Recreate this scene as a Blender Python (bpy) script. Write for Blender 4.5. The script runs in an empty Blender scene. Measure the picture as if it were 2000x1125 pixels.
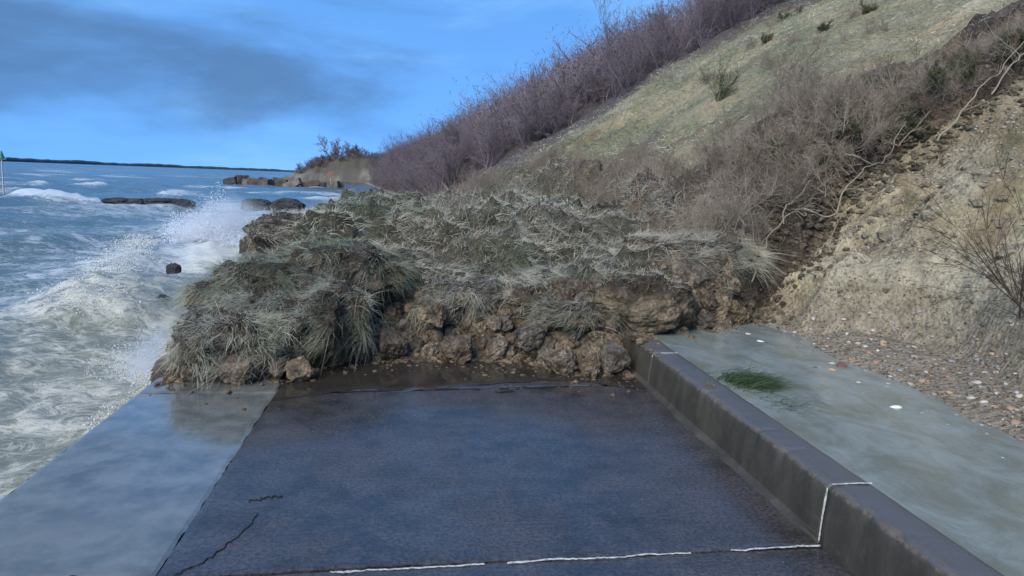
import bpy, math
import numpy as np
from mathutils import Matrix, Vector

# ------------------------------------------------------------------ camera, world, sun, exposure
S = bpy.context.scene
COL = S.collection
R = math.radians

def unit(v):
    v = np.asarray(v, float)
    return v / np.linalg.norm(v)

FOC = 1444.0                                   # focal length for a 2000 px wide frame
y_c = unit([815 - 1000, 562.5 - 345, FOC])     # promenade direction seen from the camera
z_c = np.cross(unit([1, -0.0382, 0]), y_c)     # world up, phone held about two degrees off level
z_c = unit(z_c) if z_c[1] > 0 else -unit(z_c)
x_c = np.cross(z_c, y_c)
x_c = x_c if x_c[0] > 0 else -x_c
rt, up, fw = np.array([x_c, y_c, z_c]).T
cam_d = bpy.data.cameras.new('camera')
cam = bpy.data.objects.new('camera', cam_d)
COL.objects.link(cam)
cam_d.sensor_width = 36
cam_d.lens = 36 * FOC / 2000
cam_d.clip_start = 0.05
cam_d.clip_end = 20000
cam.matrix_world = Matrix(((rt[0], up[0], -fw[0], 0), (rt[1], up[1], -fw[1], 0), (rt[2], up[2], -fw[2], 1.6), (0, 0, 0, 1)))
S.camera = cam
S.view_settings.view_transform = 'Standard'
S.view_settings.look = 'None'
S.view_settings.exposure = 0.92
S.view_settings.gamma = 1
S.render.engine = 'CYCLES'
S.cycles.use_denoising = True
S.cycles.max_bounces = 5
S.cycles.transparent_max_bounces = 8
S.cycles.volume_bounces = 1
S.cycles.volume_max_steps = 96

SUN_EL, SUN_AZ = 38, 215                        # degrees; azimuth clockwise from +Y: behind the camera, out over the sea
sd = bpy.data.lights.new('sun', 'SUN')
sd.energy = 2.4
sd.angle = R(35)
sd.color = (1.0, 0.93, 0.83)
sun = bpy.data.objects.new('sun', sd)
COL.objects.link(sun)
svec = Vector((math.sin(R(SUN_AZ)) * math.cos(R(SUN_EL)), math.cos(R(SUN_AZ)) * math.cos(R(SUN_EL)), math.sin(R(SUN_EL))))
sun.rotation_euler = svec.to_track_quat('Z', 'Y').to_euler()
sun.location = (-20, -30, 40)

class NT:
    """small helper round a node tree"""
    def __init__(s, tree):
        s.t = tree; s.n = tree.nodes; s.n.clear()
    def add(s, typ, props=None, **inp):
        nd = s.n.new(typ)
        for k, v in (props or {}).items():
            setattr(nd, k, v)
        for k, v in inp.items():
            key = int(k[1:]) if k[0] == 'i' and k[1:].isdigit() else k.replace('_', ' ')
            s.set(nd, key, v)
        return nd
    def set(s, nd, key, v):
        sock = nd.inputs[key]
        if isinstance(v, bpy.types.NodeSocket):
            s.t.links.new(v, sock)
        elif isinstance(v, bpy.types.Node):
            s.t.links.new(v.outputs[0], sock)
        else:
            if hasattr(sock, 'default_value') and hasattr(sock.default_value, '__len__') and len(sock.default_value) == 4 and len(v) == 3:
                v = (*v, 1)
            sock.default_value = v
    def math(s, op, a, b=0.0, c=None, clamp=False):
        nd = s.n.new('ShaderNodeMath'); nd.operation = op; nd.use_clamp = clamp
        s.set(nd, 0, a); s.set(nd, 1, b)
        if c is not None: s.set(nd, 2, c)
        return nd.outputs[0]
    def mix(s, f, a, b, typ='MIX'):
        nd = s.n.new('ShaderNodeMix'); nd.data_type = 'RGBA'; nd.blend_type = typ
        s.set(nd, 0, f); s.set(nd, 6, a); s.set(nd, 7, b)
        return nd.outputs[2]
    def step(s, v, lo, hi, a=0.0, b=1.0):
        nd = s.n.new('ShaderNodeMapRange'); nd.interpolation_type = 'SMOOTHSTEP'
        s.set(nd, 0, v)
        for i, q in enumerate((lo, hi, a, b)): s.set(nd, i + 1, q)
        return nd.outputs[0]
    def noise(s, vec, scale, detail=4, rough=0.55, dist=0.0):
        nd = s.add('ShaderNodeTexNoise', None, Scale=scale, Detail=detail, Roughness=rough, Distortion=dist)
        if vec is not None: s.set(nd, 'Vector', vec)
        return nd.outputs[0]
    def scalev(s, vec, sc, loc=(0, 0, 0)):
        return s.add('ShaderNodeMapping', None, Vector=vec, Scale=sc, Location=loc).outputs[0]

W = bpy.data.worlds.new('World'); S.world = W; W.use_nodes = True
w = NT(W.node_tree)
tc = w.add('ShaderNodeTexCoord')
sep = w.add('ShaderNodeSeparateXYZ', None, Vector=tc.outputs['Generated'])
zpos = w.math('MAXIMUM', sep.outputs[2], 0.0)
zup = w.math('MULTIPLY_ADD', zpos, 0.80, 0.52)      # deep clear-air blue right down to the horizon
cmb = w.add('ShaderNodeCombineXYZ', None, X=sep.outputs[0], Y=sep.outputs[1], Z=zup)
sky = w.add('ShaderNodeTexSky', {'sky_type': 'NISHITA', 'sun_disc': False, 'sun_elevation': R(SUN_EL), 'sun_rotation': R(SUN_AZ),
                                 'air_density': 1.3, 'dust_density': 0.6, 'ozone_density': 3.0}, Vector=cmb)
base = w.mix(1.0, sky.outputs[0], (0.60, 0.97, 1.25), 'MULTIPLY')
n1 = w.noise(w.scalev(tc.outputs['Generated'], (1.5, 1.5, 6.0), (1.14, 3.6, 0)), 1.0, 8, 0.55, 0.2)
n2 = w.noise(w.scalev(tc.outputs['Generated'], (3.2, 3.2, 13), (4.0, 2.2, 3)), 1.0, 6, 0.55, 0.5)
dark = w.step(n1, 0.465, 0.65)
wisp = w.step(n2, 0.44, 0.72, 0, 0.55)
c1 = w.mix(wisp, base, (1.15, 2.35, 4.0))
c2 = w.mix(w.math('MULTIPLY', dark, 0.82), c1, (0.33, 0.72, 1.45))
bg = w.add('ShaderNodeBackground', None, Color=c2, Strength=0.15)
wo = w.add('ShaderNodeOutputWorld', None, Surface=bg)

# ------------------------------------------------------------------ numpy helpers
rng = np.random.default_rng(11)

def _hash(ix, iy, iz, seed):
    h = (ix.astype(np.int64) * 374761393 + iy.astype(np.int64) * 668265263 + iz.astype(np.int64) * 2147483647 + seed * 1274126177) & 0xFFFFFFFF
    h = ((h ^ (h >> 13)) * 1274126177) & 0xFFFFFFFF
    h = ((h ^ (h >> 16)) * 2246822519) & 0xFFFFFFFF
    return ((h ^ (h >> 15)) & 0xFFFFFF) / 8388607.5 - 1.0

def vnoise(x, y, z=None, seed=0):
    x = np.asarray(x, float); y = np.asarray(y, float)
    z = np.zeros_like(x) if z is None else np.asarray(z, float)
    xi, yi, zi = np.floor(x), np.floor(y), np.floor(z)
    fx, fy, fz = x - xi, y - yi, z - zi
    fx, fy, fz = [f * f * f * (f * (f * 6 - 15) + 10) for f in (fx, fy, fz)]
    xi, yi, zi = xi.astype(int), yi.astype(int), zi.astype(int)
    def L(dz):
        a = _hash(xi, yi, zi + dz, seed) * (1 - fx) + _hash(xi + 1, yi, zi + dz, seed) * fx
        b = _hash(xi, yi + 1, zi + dz, seed) * (1 - fx) + _hash(xi + 1, yi + 1, zi + dz, seed) * fx
        return a * (1 - fy) + b * fy
    return L(0) * (1 - fz) + L(1) * fz

def fbm(x, y, z=None, seed=0, oct=4, gain=0.5, ridged=False):
    t = 0; a = 1.0; f = 1.0; s = 0
    for i in range(oct):
        n = vnoise(np.asarray(x) * f + i * 7.3, np.asarray(y) * f - i * 3.1, None if z is None else np.asarray(z) * f, seed + i)
        if ridged: n = 1 - 2 * np.abs(n)
        t = t + n * a; s += a; a *= gain; f *= 2.03
    return t / s

def sst(a, b, x):
    t = np.clip((x - a) / (b - a), 0, 1)
    return t * t * (3 - 2 * t)

def lerp3(a, b, t):
    return np.asarray(a) * (1 - t[..., None]) + np.asarray(b) * t[..., None]

def mesh_np(name, V, faces, col=None, smooth=True, attrs=None):
    """faces: list of int arrays (k, n)"""
    me = bpy.data.meshes.new(name)
    V = np.asarray(V, np.float32)
    faces = [np.asarray(f, np.int32) for f in (faces if isinstance(faces, list) else [faces]) if len(f)]
    me.vertices.add(len(V)); me.vertices.foreach_set('co', V.ravel())
    li = np.concatenate([f.ravel() for f in faces]); tot = np.concatenate([np.full(len(f), f.shape[1], np.int32) for f in faces])
    st = np.concatenate([[0], np.cumsum(tot)[:-1]]).astype(np.int32)
    me.loops.add(len(li)); me.loops.foreach_set('vertex_index', li)
    me.polygons.add(len(tot)); me.polygons.foreach_set('loop_start', st)
    me.polygons.foreach_set('use_smooth', np.full(len(tot), smooth))
    if col is not None:
        c = np.ones((len(V), 4), np.float32); c[:, :3] = col
        at = me.attributes.new('Col', 'FLOAT_COLOR', 'POINT'); at.data.foreach_set('color', c.ravel())
    for k, v in (attrs or {}).items():
        at = me.attributes.new(k, 'FLOAT', 'POINT'); at.data.foreach_set('value', np.asarray(v, np.float32))
    me.update(calc_edges=True)
    return me

def link(name, me, mat=None, parent=None, loc=None, label=None, cat=None, group=None, kind=None):
    o = bpy.data.objects.new(name, me)
    if me is not None and mat is not None and not me.materials: me.materials.append(mat)
    COL.objects.link(o)
    if parent is not None: o.parent = parent
    if loc is not None: o.location = [float(q) for q in loc]
    for k, v in (('label', label), ('category', cat), ('group', group), ('kind', kind)):
        if v: o[k] = v
    return o

def grid_faces(nr, nc):
    i = np.arange((nr - 1) * (nc - 1)); r, c = i // (nc - 1), i % (nc - 1)
    a = r * nc + c
    return np.stack([a, a + 1, a + nc + 1, a + nc], 1)

def cubesphere(n):
    t = np.tan(np.linspace(-1, 1, n + 1) * math.pi / 4); u, v = np.meshgrid(t, t)
    one = np.ones_like(u); V = []; Fc = []
    for k, P in enumerate([(one, u, v), (-one, v, u), (v, one, u), (u, -one, v), (u, v, one), (v, u, -one)]):
        V.append(np.stack(P, -1).reshape(-1, 3)); Fc.append(grid_faces(n + 1, n + 1) + k * (n + 1) ** 2)
    V = np.concatenate(V); Fc = np.concatenate(Fc)
    V /= np.linalg.norm(V, axis=1)[:, None]
    _, idx, inv = np.unique(np.round(V, 5), axis=0, return_index=True, return_inverse=True)
    return V[idx], inv.ravel()[Fc]

def box_np(x0, x1, y0, y1, z0, z1):
    V = np.array([(x, y, z) for z in (z0, z1) for y in (y0, y1) for x in (x0, x1)], float)
    return V, np.array([(0, 2, 3, 1), (4, 5, 7, 6), (0, 1, 5, 4), (2, 6, 7, 3), (0, 4, 6, 2), (1, 3, 7, 5)])

def join_np(parts):
    V = []; Fc = []; o = 0
    for v, f in parts:
        V.append(v); Fc.append(np.asarray(f) + o); o += len(v)
    return np.concatenate(V), np.concatenate(Fc)

def tubes(P0, P1, R0, R1, sides=3):
    P0, P1 = np.asarray(P0), np.asarray(P1); R0, R1 = np.asarray(R0), np.asarray(R1)
    d = P1 - P0; d /= np.linalg.norm(d, axis=1)[:, None] + 1e-9
    ref = np.where(np.abs(d[:, 2:3]) < 0.9, [[0, 0, 1.0]], [[1.0, 0, 0]])
    a = np.cross(d, ref); a /= np.linalg.norm(a, axis=1)[:, None]; b = np.cross(d, a)
    ang = np.arange(sides) * 2 * math.pi / sides
    off = a[:, None] * np.cos(ang)[None, :, None] + b[:, None] * np.sin(ang)[None, :, None]
    V = np.concatenate([P0[:, None] + off * R0[:, None, None], P1[:, None] + off * R1[:, None, None]], 1)
    n = len(P0); k = np.arange(sides)
    f = np.stack([k, (k + 1) % sides, (k + 1) % sides + sides, k + sides], 1)
    return V.reshape(-1, 3), (f[None] + (np.arange(n) * 2 * sides)[:, None, None]).reshape(-1, 4)

def strips(P0, P1, R0, R1):
    d = P1 - P0; s = np.cross(d, rng.normal(size=d.shape)); s /= np.linalg.norm(s, axis=1)[:, None] + 1e-9
    V = np.stack([P0 - s * R0[:, None], P0 + s * R0[:, None], P1 + s * R1[:, None], P1 - s * R1[:, None]], 1).reshape(-1, 3)
    return V, np.arange(len(V)).reshape(-1, 4)

def blades(P, D, B, L, Wd, C, segs=2):
    """grass blades: root P, direction D, bend B, length L, width Wd, colour C"""
    n = len(P); s = np.cross(D, rng.normal(size=(n, 3))); s /= np.linalg.norm(s, axis=1)[:, None] + 1e-9
    V = []
    for k in range(segs + 1):
        t = k / segs; c = P + (D * t + B * t * t) * L[:, None]
        if k < segs:
            wv = s * (Wd * (1 - 0.55 * t) * 0.5)[:, None]; V += [c - wv, c + wv]
        else: V.append(c)
    m = 2 * segs + 1; V = np.stack(V, 1).reshape(-1, 3)
    o = (np.arange(n) * m)[:, None]
    q = np.concatenate([o + np.array([2 * k, 2 * k + 1, 2 * k + 3, 2 * k + 2]) for k in range(segs - 1)]) if segs > 1 else np.zeros((0, 4), int)
    t3 = o + np.array([2 * segs - 2, 2 * segs - 1, 2 * segs])
    return V, [q, t3], np.repeat(C, m, 0)

def scatter(V, Fq, dens, mask=None):
    """random points on quads, dens per square metre; mask(points, normals) -> keep probability"""
    a, b, c, d = [V[Fq[:, i]] for i in range(4)]
    nrm = np.cross(c - a, d - b) * 0.5; area = np.linalg.norm(nrm, axis=1)
    n = rng.poisson(area.sum() * dens)
    f = rng.choice(len(Fq), n, p=area / area.sum())
    u, v = rng.random((2, n, 1))
    P = (a[f] * (1 - u) + b[f] * u) * (1 - v) + (d[f] * (1 - u) + c[f] * u) * v
    N = nrm[f] / (area[f][:, None] + 1e-12)
    N *= np.sign(N[:, 2:3] + 1e-9) if False else 1
    if mask is not None:
        k = rng.random(n) < mask(P, N); P, N = P[k], N[k]
    return P, N

# ------------------------------------------------------------------ materials
def material(name):
    m = bpy.data.materials.new(name); m.use_nodes = True
    return m, NT(m.node_tree)

def finish(q, color, rough=0.9, bump=None, bstr=0.4, bdist=0.02, ior=1.45, spec=0.5, **kw):
    b = q.add('ShaderNodeBsdfPrincipled', None, Base_Color=color, Roughness=rough, IOR=ior)
    q.set(b, 'Specular IOR Level', spec)
    for k, v in kw.items(): q.set(b, k.replace('_', ' '), v)
    if bump is not None:
        bp = q.add('ShaderNodeBump', None, Strength=bstr, Distance=bdist, Height=bump); q.set(b, 'Normal', bp.outputs[0])
    q.add('ShaderNodeOutputMaterial', None, Surface=b)
    return b

def geo(q): return q.add('ShaderNodeNewGeometry').outputs['Position']
def vcol(q): return q.add('ShaderNodeAttribute', {'attribute_name': 'Col'}).outputs['Color']
def fval(q, n): return q.add('ShaderNodeAttribute', {'attribute_name': n}).outputs['Fac']

def soil_mat(name, wet=0.8, scale=1.0, var=0.5):
    m, q = material(name); p = geo(q)
    n = q.noise(p, 8 * scale, 7, 0.7, 0.4); f = q.noise(p, 42 * scale, 5, 0.75)
    vr = q.add('ShaderNodeTexVoronoi', None, Vector=p, Scale=26 * scale).outputs['Distance']
    v = q.math('MULTIPLY', q.step(n, 0.3, 0.7, 1 - var, 1 + var), q.step(f, 0.3, 0.7, 1 - var * 0.7, 1 + var * 0.6))
    c = q.mix(1.0, vcol(q), v, 'MULTIPLY')
    c = q.mix(q.step(f, 0.62, 0.74, 0, 0.35), c, (0.36, 0.32, 0.26))
    h = q.math('ADD', q.math('ADD', n, q.math('MULTIPLY', f, 0.45)), q.math('MULTIPLY', vr, -0.5))
    finish(q, c, wet, h, 1.0, 0.07, spec=0.25)
    return m

def blade_mat(name, trans=0.35, rough=0.75):
    m, q = material(name); c = vcol(q)
    b = q.add('ShaderNodeBsdfPrincipled', None, Base_Color=c, Roughness=rough); q.set(b, 'Specular IOR Level', 0.2)
    t = q.add('ShaderNodeBsdfTranslucent', None, Color=c)
    mx = q.add('ShaderNodeMixShader', None, Fac=trans); q.set(mx, 1, b.outputs[0]); q.set(mx, 2, t.outputs[0])
    q.add('ShaderNodeOutputMaterial', None, Surface=mx)
    return m

M_SOIL = soil_mat('soil', 0.85)
M_CLAY = soil_mat('clay_slope', 0.75, 0.9, 0.32)
M_GRASS = blade_mat('dry_grass')

def twig_mat(name, a, b):
    m, q = material(name)
    n = q.noise(geo(q), 6, 3)
    oi = q.add('ShaderNodeObjectInfo').outputs['Random']
    c = q.mix(q.math('ADD', q.math('MULTIPLY', n, 0.4), q.math('MULTIPLY', oi, 0.6)), a, b)
    finish(q, c, 0.8, spec=0.3)
    return m
M_TWIG = twig_mat('thicket_twigs', (0.095, 0.076, 0.084), (0.20, 0.16, 0.172))
M_SCRUB = twig_mat('scrub_twigs', (0.07, 0.052, 0.038), (0.37, 0.30, 0.225))
M_GORSE = twig_mat('gorse', (0.035, 0.042, 0.018), (0.10, 0.105, 0.05))
M_PALE = twig_mat('pale_branch', (0.17, 0.13, 0.09), (0.31, 0.255, 0.19))
M_RED = twig_mat('reddish_twigs', (0.045, 0.03, 0.024), (0.10, 0.068, 0.05))

m, q = material('wet_dark_concrete'); M_SLAB = m
p = geo(q)
big = q.noise(p, 0.9, 5, 0.6); mid = q.noise(p, 5, 5, 0.65); fine = q.noise(p, 90, 3, 0.7)
broom = q.noise(q.scalev(p, (3, 110, 1)), 1.0, 3, 0.6)
c = q.mix(q.step(mid, 0.3, 0.72), (0.016, 0.014, 0.013), (0.046, 0.038, 0.034))
c = q.mix(q.step(big, 0.42, 0.62, 0, 0.7), c, (0.05, 0.042, 0.04))
c = q.mix(1.0, c, q.step(broom, 0.3, 0.7, 0.85, 1.15), 'MULTIPLY')
c = q.mix(1.0, c, q.step(q.noise(p, 48, 4, 0.8), 0.32, 0.68, 0.45, 1.75), 'MULTIPLY')
c = q.mix(q.step(fine, 0.66, 0.74, 0, 0.45), c, (0.16, 0.145, 0.13))
rg = q.math('ADD', q.step(big, 0.35, 0.62, 0.22, 0.36), q.math('ADD', q.math('MULTIPLY', q.noise(p, 28, 4, 0.7), 0.25), q.step(q.noise(p, 1.7, 6, 0.65), 0.47, 0.56, -0.12, 0.06)))
h = q.math('ADD', q.math('ADD', q.math('MULTIPLY', broom, 0.5), q.math('MULTIPLY', fine, 0.35)), q.math('MULTIPLY', mid, 0.8))
finish(q, c, rg, h, 0.34, 0.007, ior=1.5, Coat_Weight=0.42, Coat_Roughness=0.14, Coat_IOR=1.4)

m, q = material('wet_pale_concrete'); M_APRON = m
p = geo(q)
big = q.noise(p, 1.1, 5, 0.6); mid = q.noise(p, 4.5, 5, 0.65); fine = q.noise(p, 80, 3, 0.7)
c = q.mix(q.step(mid, 0.3, 0.7), (0.075, 0.082, 0.076), (0.165, 0.17, 0.155))
c = q.mix(q.step(big, 0.45, 0.7, 0, 0.6), c, (0.115, 0.115, 0.10))
rg = q.math('ADD', q.step(big, 0.35, 0.65, 0.06, 0.2), q.math('MULTIPLY', q.noise(p, 22, 5, 0.75), 0.12))
finish(q, c, rg, q.math('ADD', q.math('MULTIPLY', mid, 1.0), q.math('MULTIPLY', fine, 0.3)), 0.16, 0.008, ior=1.45, Coat_Weight=0.6, Coat_Roughness=0.05, Coat_IOR=1.4)

m, q = material('stained_wall_concrete'); M_WALL = m
p = geo(q)
streak = q.noise(q.scalev(p, (3, 3.2, 1.1)), 1.0, 7, 0.68, 0.4); mid = q.noise(p, 14, 5, 0.7); fine = q.noise(p, 120, 3, 0.7)
c = q.mix(q.step(streak, 0.3, 0.72), (0.028, 0.024, 0.016), (0.060, 0.052, 0.037))
c = q.mix(q.step(mid, 0.5, 0.8, 0, 0.4), c, (0.10, 0.088, 0.064))
sx = q.add('ShaderNodeSeparateXYZ', None, Vector=p)
edge = q.math('MULTIPLY', q.math('MULTIPLY', q.step(sx.outputs[2], 0.25, 0.265), q.step(sx.outputs[0], 1.925, 1.975, 1, 0)), q.step(q.noise(p, 34, 4, 0.7), 0.42, 0.58))
c = q.mix(q.math('MULTIPLY', edge, 0.45), c, (0.17, 0.13, 0.10))
top = q.step(sx.outputs[2], 0.26, 0.278)
c = q.mix(q.math('MULTIPLY', top, q.math('SUBTRACT', 0.8, q.math('MULTIPLY', edge, 0.8))), c, (0.095, 0.095, 0.098))  # top face painted paler, standing in for the sky light it returns
rg = q.math('ADD', q.math('ADD', q.math('MULTIPLY', top, -0.30), 0.62), q.math('MULTIPLY', edge, 0.3))
finish(q, c, rg, q.math('ADD', mid, q.math('MULTIPLY', fine, 0.6)), 0.5, 0.008)

m, q = material('white_sealant'); M_SEAL = m
finish(q, q.mix(q.step(q.noise(geo(q), 40, 4), 0.4, 0.7), (0.50, 0.51, 0.48), (0.26, 0.25, 0.22)), 0.6, q.noise(geo(q), 90), 0.4, 0.004)
m, q = material('dark_crack'); M_CRACK = m
finish(q, (0.008, 0.007, 0.007), 0.9)
m, q = material('old_concrete'); M_OLD = m
n = q.noise(geo(q), 0.9, 5, 0.65)
oc = q.add('ShaderNodeObjectInfo').outputs['Color']
finish(q, q.mix(1.0, oc, q.step(n, 0.3, 0.7, 0.5, 1.3), 'MULTIPLY'), 0.8, n, 0.6, 0.2)
m, q = material('stone'); M_STONE = m
n = q.noise(q.add('ShaderNodeTexCoord').outputs['Object'], 14, 4, 0.6)
oc = q.add('ShaderNodeObjectInfo').outputs['Color']
finish(q, q.mix(1.0, oc, q.step(n, 0.3, 0.7, 0.65, 1.2), 'MULTIPLY'), 0.45, n, 0.3, 0.01)
M_GRAVEL = soil_mat('gravel', 0.5, 2.0, 0.2)

m, q = material('murky_puddle'); M_PUD = m
p = geo(q)
n = q.noise(q.scalev(p, (3.4, 2.2, 1)), 1.0, 7, 0.68, 0.5)
c = q.mix(q.step(n, 0.35, 0.65), (0.14, 0.152, 0.125), (0.205, 0.235, 0.22))  # murk colour, lifted towards blue in place of reflected sky
rip = q.math('ADD', q.noise(q.scalev(p, (9, 5, 1)), 1.0, 3, 0.5, 0.6), q.math('MULTIPLY', q.noise(q.scalev(p, (40, 24, 1)), 1.0, 2), 0.25))
finish(q, c, 0.05, rip, 0.24, 0.02, ior=1.33)

m, q = material('sea_water'); M_SEA = m
p = geo(q); foam = fval(q, 'foam'); mud = fval(q, 'mud')
st = q.scalev(p, (0.75, 1.15, 0.8))
a = q.noise(st, 1.1, 7, 0.62, 0.9); b_ = q.noise(st, 4.2, 6, 0.65, 0.7); lace = q.noise(st, 2.3, 5, 0.6, 2.2)
lc = q.math('SUBTRACT', 1.0, q.math('MULTIPLY', q.math('ABSOLUTE', q.math('SUBTRACT', lace, 0.5)), 7.0), clamp=True)
pat = q.math('ADD', q.math('ADD', q.math('MULTIPLY', a, 0.6), q.math('MULTIPLY', b_, 0.4)), q.math('MULTIPLY', lc, 0.16))
thr = q.math('SUBTRACT', 1.02, foam)
mask = q.step(q.math('SUBTRACT', pat, thr), -0.10, 0.20)
wc = q.mix(mud, (0.055, 0.105, 0.115), (0.17, 0.175, 0.125))
wc = q.mix(q.step(b_, 0.35, 0.7, 0, 0.35), wc, (0.02, 0.05, 0.065))
fc = q.mix(mud, (0.47, 0.53, 0.58), (0.46, 0.44, 0.365))
fc = q.mix(q.step(q.noise(p, 9, 5, 0.7), 0.35, 0.7, 0.0, 0.35), fc, (0.30, 0.32, 0.30))
hh = q.math('ADD', q.math('MULTIPLY', b_, 0.7), q.math('ADD', q.math('MULTIPLY', mask, 0.35), q.math('MULTIPLY', q.noise(p, 14, 4, 0.7), 0.18)))
finish(q, q.mix(mask, wc, fc), q.math('ADD', 0.2, q.math('MULTIPLY', mask, 0.65)), hh, 0.38, 0.12, ior=1.33)

m, q = material('spray'); M_SPRAY = m
c = vcol(q)
b = q.add('ShaderNodeBsdfDiffuse', None, Color=c); t = q.add('ShaderNodeBsdfTranslucent', None, Color=c)
mx = q.add('ShaderNodeMixShader', None, Fac=0.5); q.set(mx, 1, b.outputs[0]); q.set(mx, 2, t.outputs[0])
q.add('ShaderNodeOutputMaterial', None, Surface=mx)

m, q = material('far_land'); M_FAR = m
finish(q, q.mix(q.noise(geo(q), 0.02, 4), (0.035, 0.05, 0.06), (0.06, 0.07, 0.075)), 0.95, spec=0.1)

def plain(name, col, rough=0.6):
    m, q = material(name)
    n = q.noise(q.add('ShaderNodeTexCoord').outputs['Object'], 8, 3)
    finish(q, q.mix(q.step(n, 0.3, 0.7, 0, 0.35), col, tuple(x * 0.6 for x in col)), rough)
    return m

#TERRAIN>
# ------------------------------------------------------------------ terrain functions (metres, z = 0 on the promenade, +Y along it)
SEA = -0.95
def curve(y):                                   # the shore bends seaward beyond the slip
    y = np.asarray(y, float)
    return -0.05 * ((y - 24) + np.sqrt((y - 24) ** 2 + 60)) + 0.05 * (-24 + math.sqrt(24 ** 2 + 60))

def toe(y):
    return np.interp(y, [-8, 4, 5.4, 6.1, 6.7, 8, 12, 20], [3.9, 3.85, 4.35, 4.2, 3.7, 3.7, 3.3, 2.5]) + curve(y)

def hill(x, y):
    x = np.asarray(x, float); y = np.asarray(y, float)
    d = x - toe(y) + 0.22 * vnoise(x * 0.0 + 3.1, y * 1.1, seed=5)
    bank = 0.30 * sst(0, 0.55, d)
    sl = np.where(d > 0, 0.60 * d + bank, 0)
    sl = np.where(sl > 17, 17 + (sl - 17) * 0.25, sl)
    beach = 0.08 + 0.27 * sst(2.75, 4.2, x - curve(y) + 0.12 * vnoise(y * 2.2, x * 0, seed=9)) * (d < 0) + 0.27 * (d >= 0) * sst(2.75, 4.2, x - curve(y) + 0.12 * vnoise(y * 2.2, x * 0, seed=9))
    amp = sst(0, 0.8, d)
    far = 1 + sst(10, 40, y) * 2.5
    und = amp * (0.30 * far * fbm(x / (2.6 * far), y / (2.6 * far), seed=21, oct=3) + 0.10 * fbm(x * 1.3, y * 1.3, seed=22, oct=3))
    lump = (0.25 + 0.75 * amp) * 0.085 * fbm(x * 3.4, y * 3.4, seed=23, oct=4, gain=0.6) + amp * 0.11 * np.maximum(0, fbm(x * 2.2, y * 2.2, seed=24, oct=3, ridged=True))
    rill = amp * sst(14, 10, y) * 0.16 * (fbm(x * 0.55 + 0.8 * y * 0.3, y * 2.1, seed=27, oct=3, ridged=True) - 0.2)
    ter = rill + amp * 0.15 * np.sin((sl + 0.25 * fbm(x * 0.6, y * 0.6, seed=25)) * 6.0) * sst(12, 9, y)
    return beach + sl + und + lump * 1.0 + ter

FX = [-2.1, -1.75, -1, -0.55, -0.2, 0.4, 1.0, 1.25, 1.85, 2.2, 2.9, 3.5, 3.9, 4.3, 4.8, 5.2, 5.9, 6.5, 7.2, 9, 12]
FY = [5.75, 5.75, 5.85, 6.35, 6.4, 6.4, 6.35, 5.95, 5.9, 6.35, 6.6, 7.2, 7.7, 7.8, 8.15, 8.25, 8.75, 8.65, 8.4, 8.6, 9.0]
def lobe_e(x, y):
    f = np.interp(x, FX, FY) + 0.16 * fbm(x * 1.7, y * 0.8, seed=31, oct=3)
    w = np.interp(x, [-2, -0.8, -0.3, 1.2, 1.9, 2.4, 3.2, 5], [0.55, 0.7, 1.2, 1.0, 0.9, 0.6, 0.45, 0.32])
    e = sst(0, 1, (y - f) / w)
    e = e * sst(-2.12, -1.45, x + 0.18 * vnoise(y * 1.4, x * 0 + 4.4, seed=32)) * sst(29, 19, y) * sst(11.5, 8.0, x)
    e = e * (1 - sst(1.8, 3.6, y - f) * sst(3.2, 4.8, x))
    return e

def lobe(x, y):
    x = np.asarray(x, float); y = np.asarray(y, float)
    e = lobe_e(x, y)
    base = np.where(x < 2.15, 0.0, np.maximum(hill(np.maximum(x, 2.15), y), 0.0))
    bl = sst(1.7, 2.6, x)
    base = base * bl
    th = (np.interp(y, [5.5, 6.5, 7.5, 8.5, 10, 12, 15, 30], [0.36, 0.40, 0.53, 0.69, 0.86, 0.94, 0.97, 0.75]) + 0.16 * sst(-0.4, -1.0, x) * sst(11, 8, y)) * np.interp(x, [3.4, 4.6, 6.0, 7.5], [1.0, 0.9, 0.65, 0.42]) + 0.14 * sst(0.0, 1.2, x) * sst(3.2, 2.2, x) * sst(7.4, 9.0, y)
    big = 0.36 * fbm(x * 1.15, y * 0.95, seed=33, oct=2) + 0.19 * np.maximum(0, fbm(x * 2.1, y * 2.1, seed=34, oct=2, ridged=True) - 0.1)
    big = big - 0.42 * np.exp(-((x + 0.30) / 0.34) ** 2 - ((y - 6.95) / 0.34) ** 2) - 0.25 * np.exp(-((x + 0.62) / 0.2) ** 2 - ((y - 8.1) / 0.25) ** 2) - 0.25 * np.exp(-((x - 0.55) / 0.25) ** 2 - ((y - 8.0) / 0.2) ** 2)
    big = big * (1 - 0.7 * sst(3.8, 5.0, x))
    sm = 0.05 * fbm(x * 6, y * 6, seed=35, oct=4, gain=0.6)
    return base + e * (th + big) + sm * np.minimum(1, e * 3) - 0.06 * (e < 0.005)

def ground(x, y):
    x = np.asarray(x, float); y = np.asarray(y, float)
    h = np.where(x > 2.1, hill(x, y), np.where(x > 1.88 + curve(y), 0.28, 0.0))
    return np.maximum(h, np.where(lobe_e(x, y) > 0.005, lobe(x, y), -1))
#<TERRAIN

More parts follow.
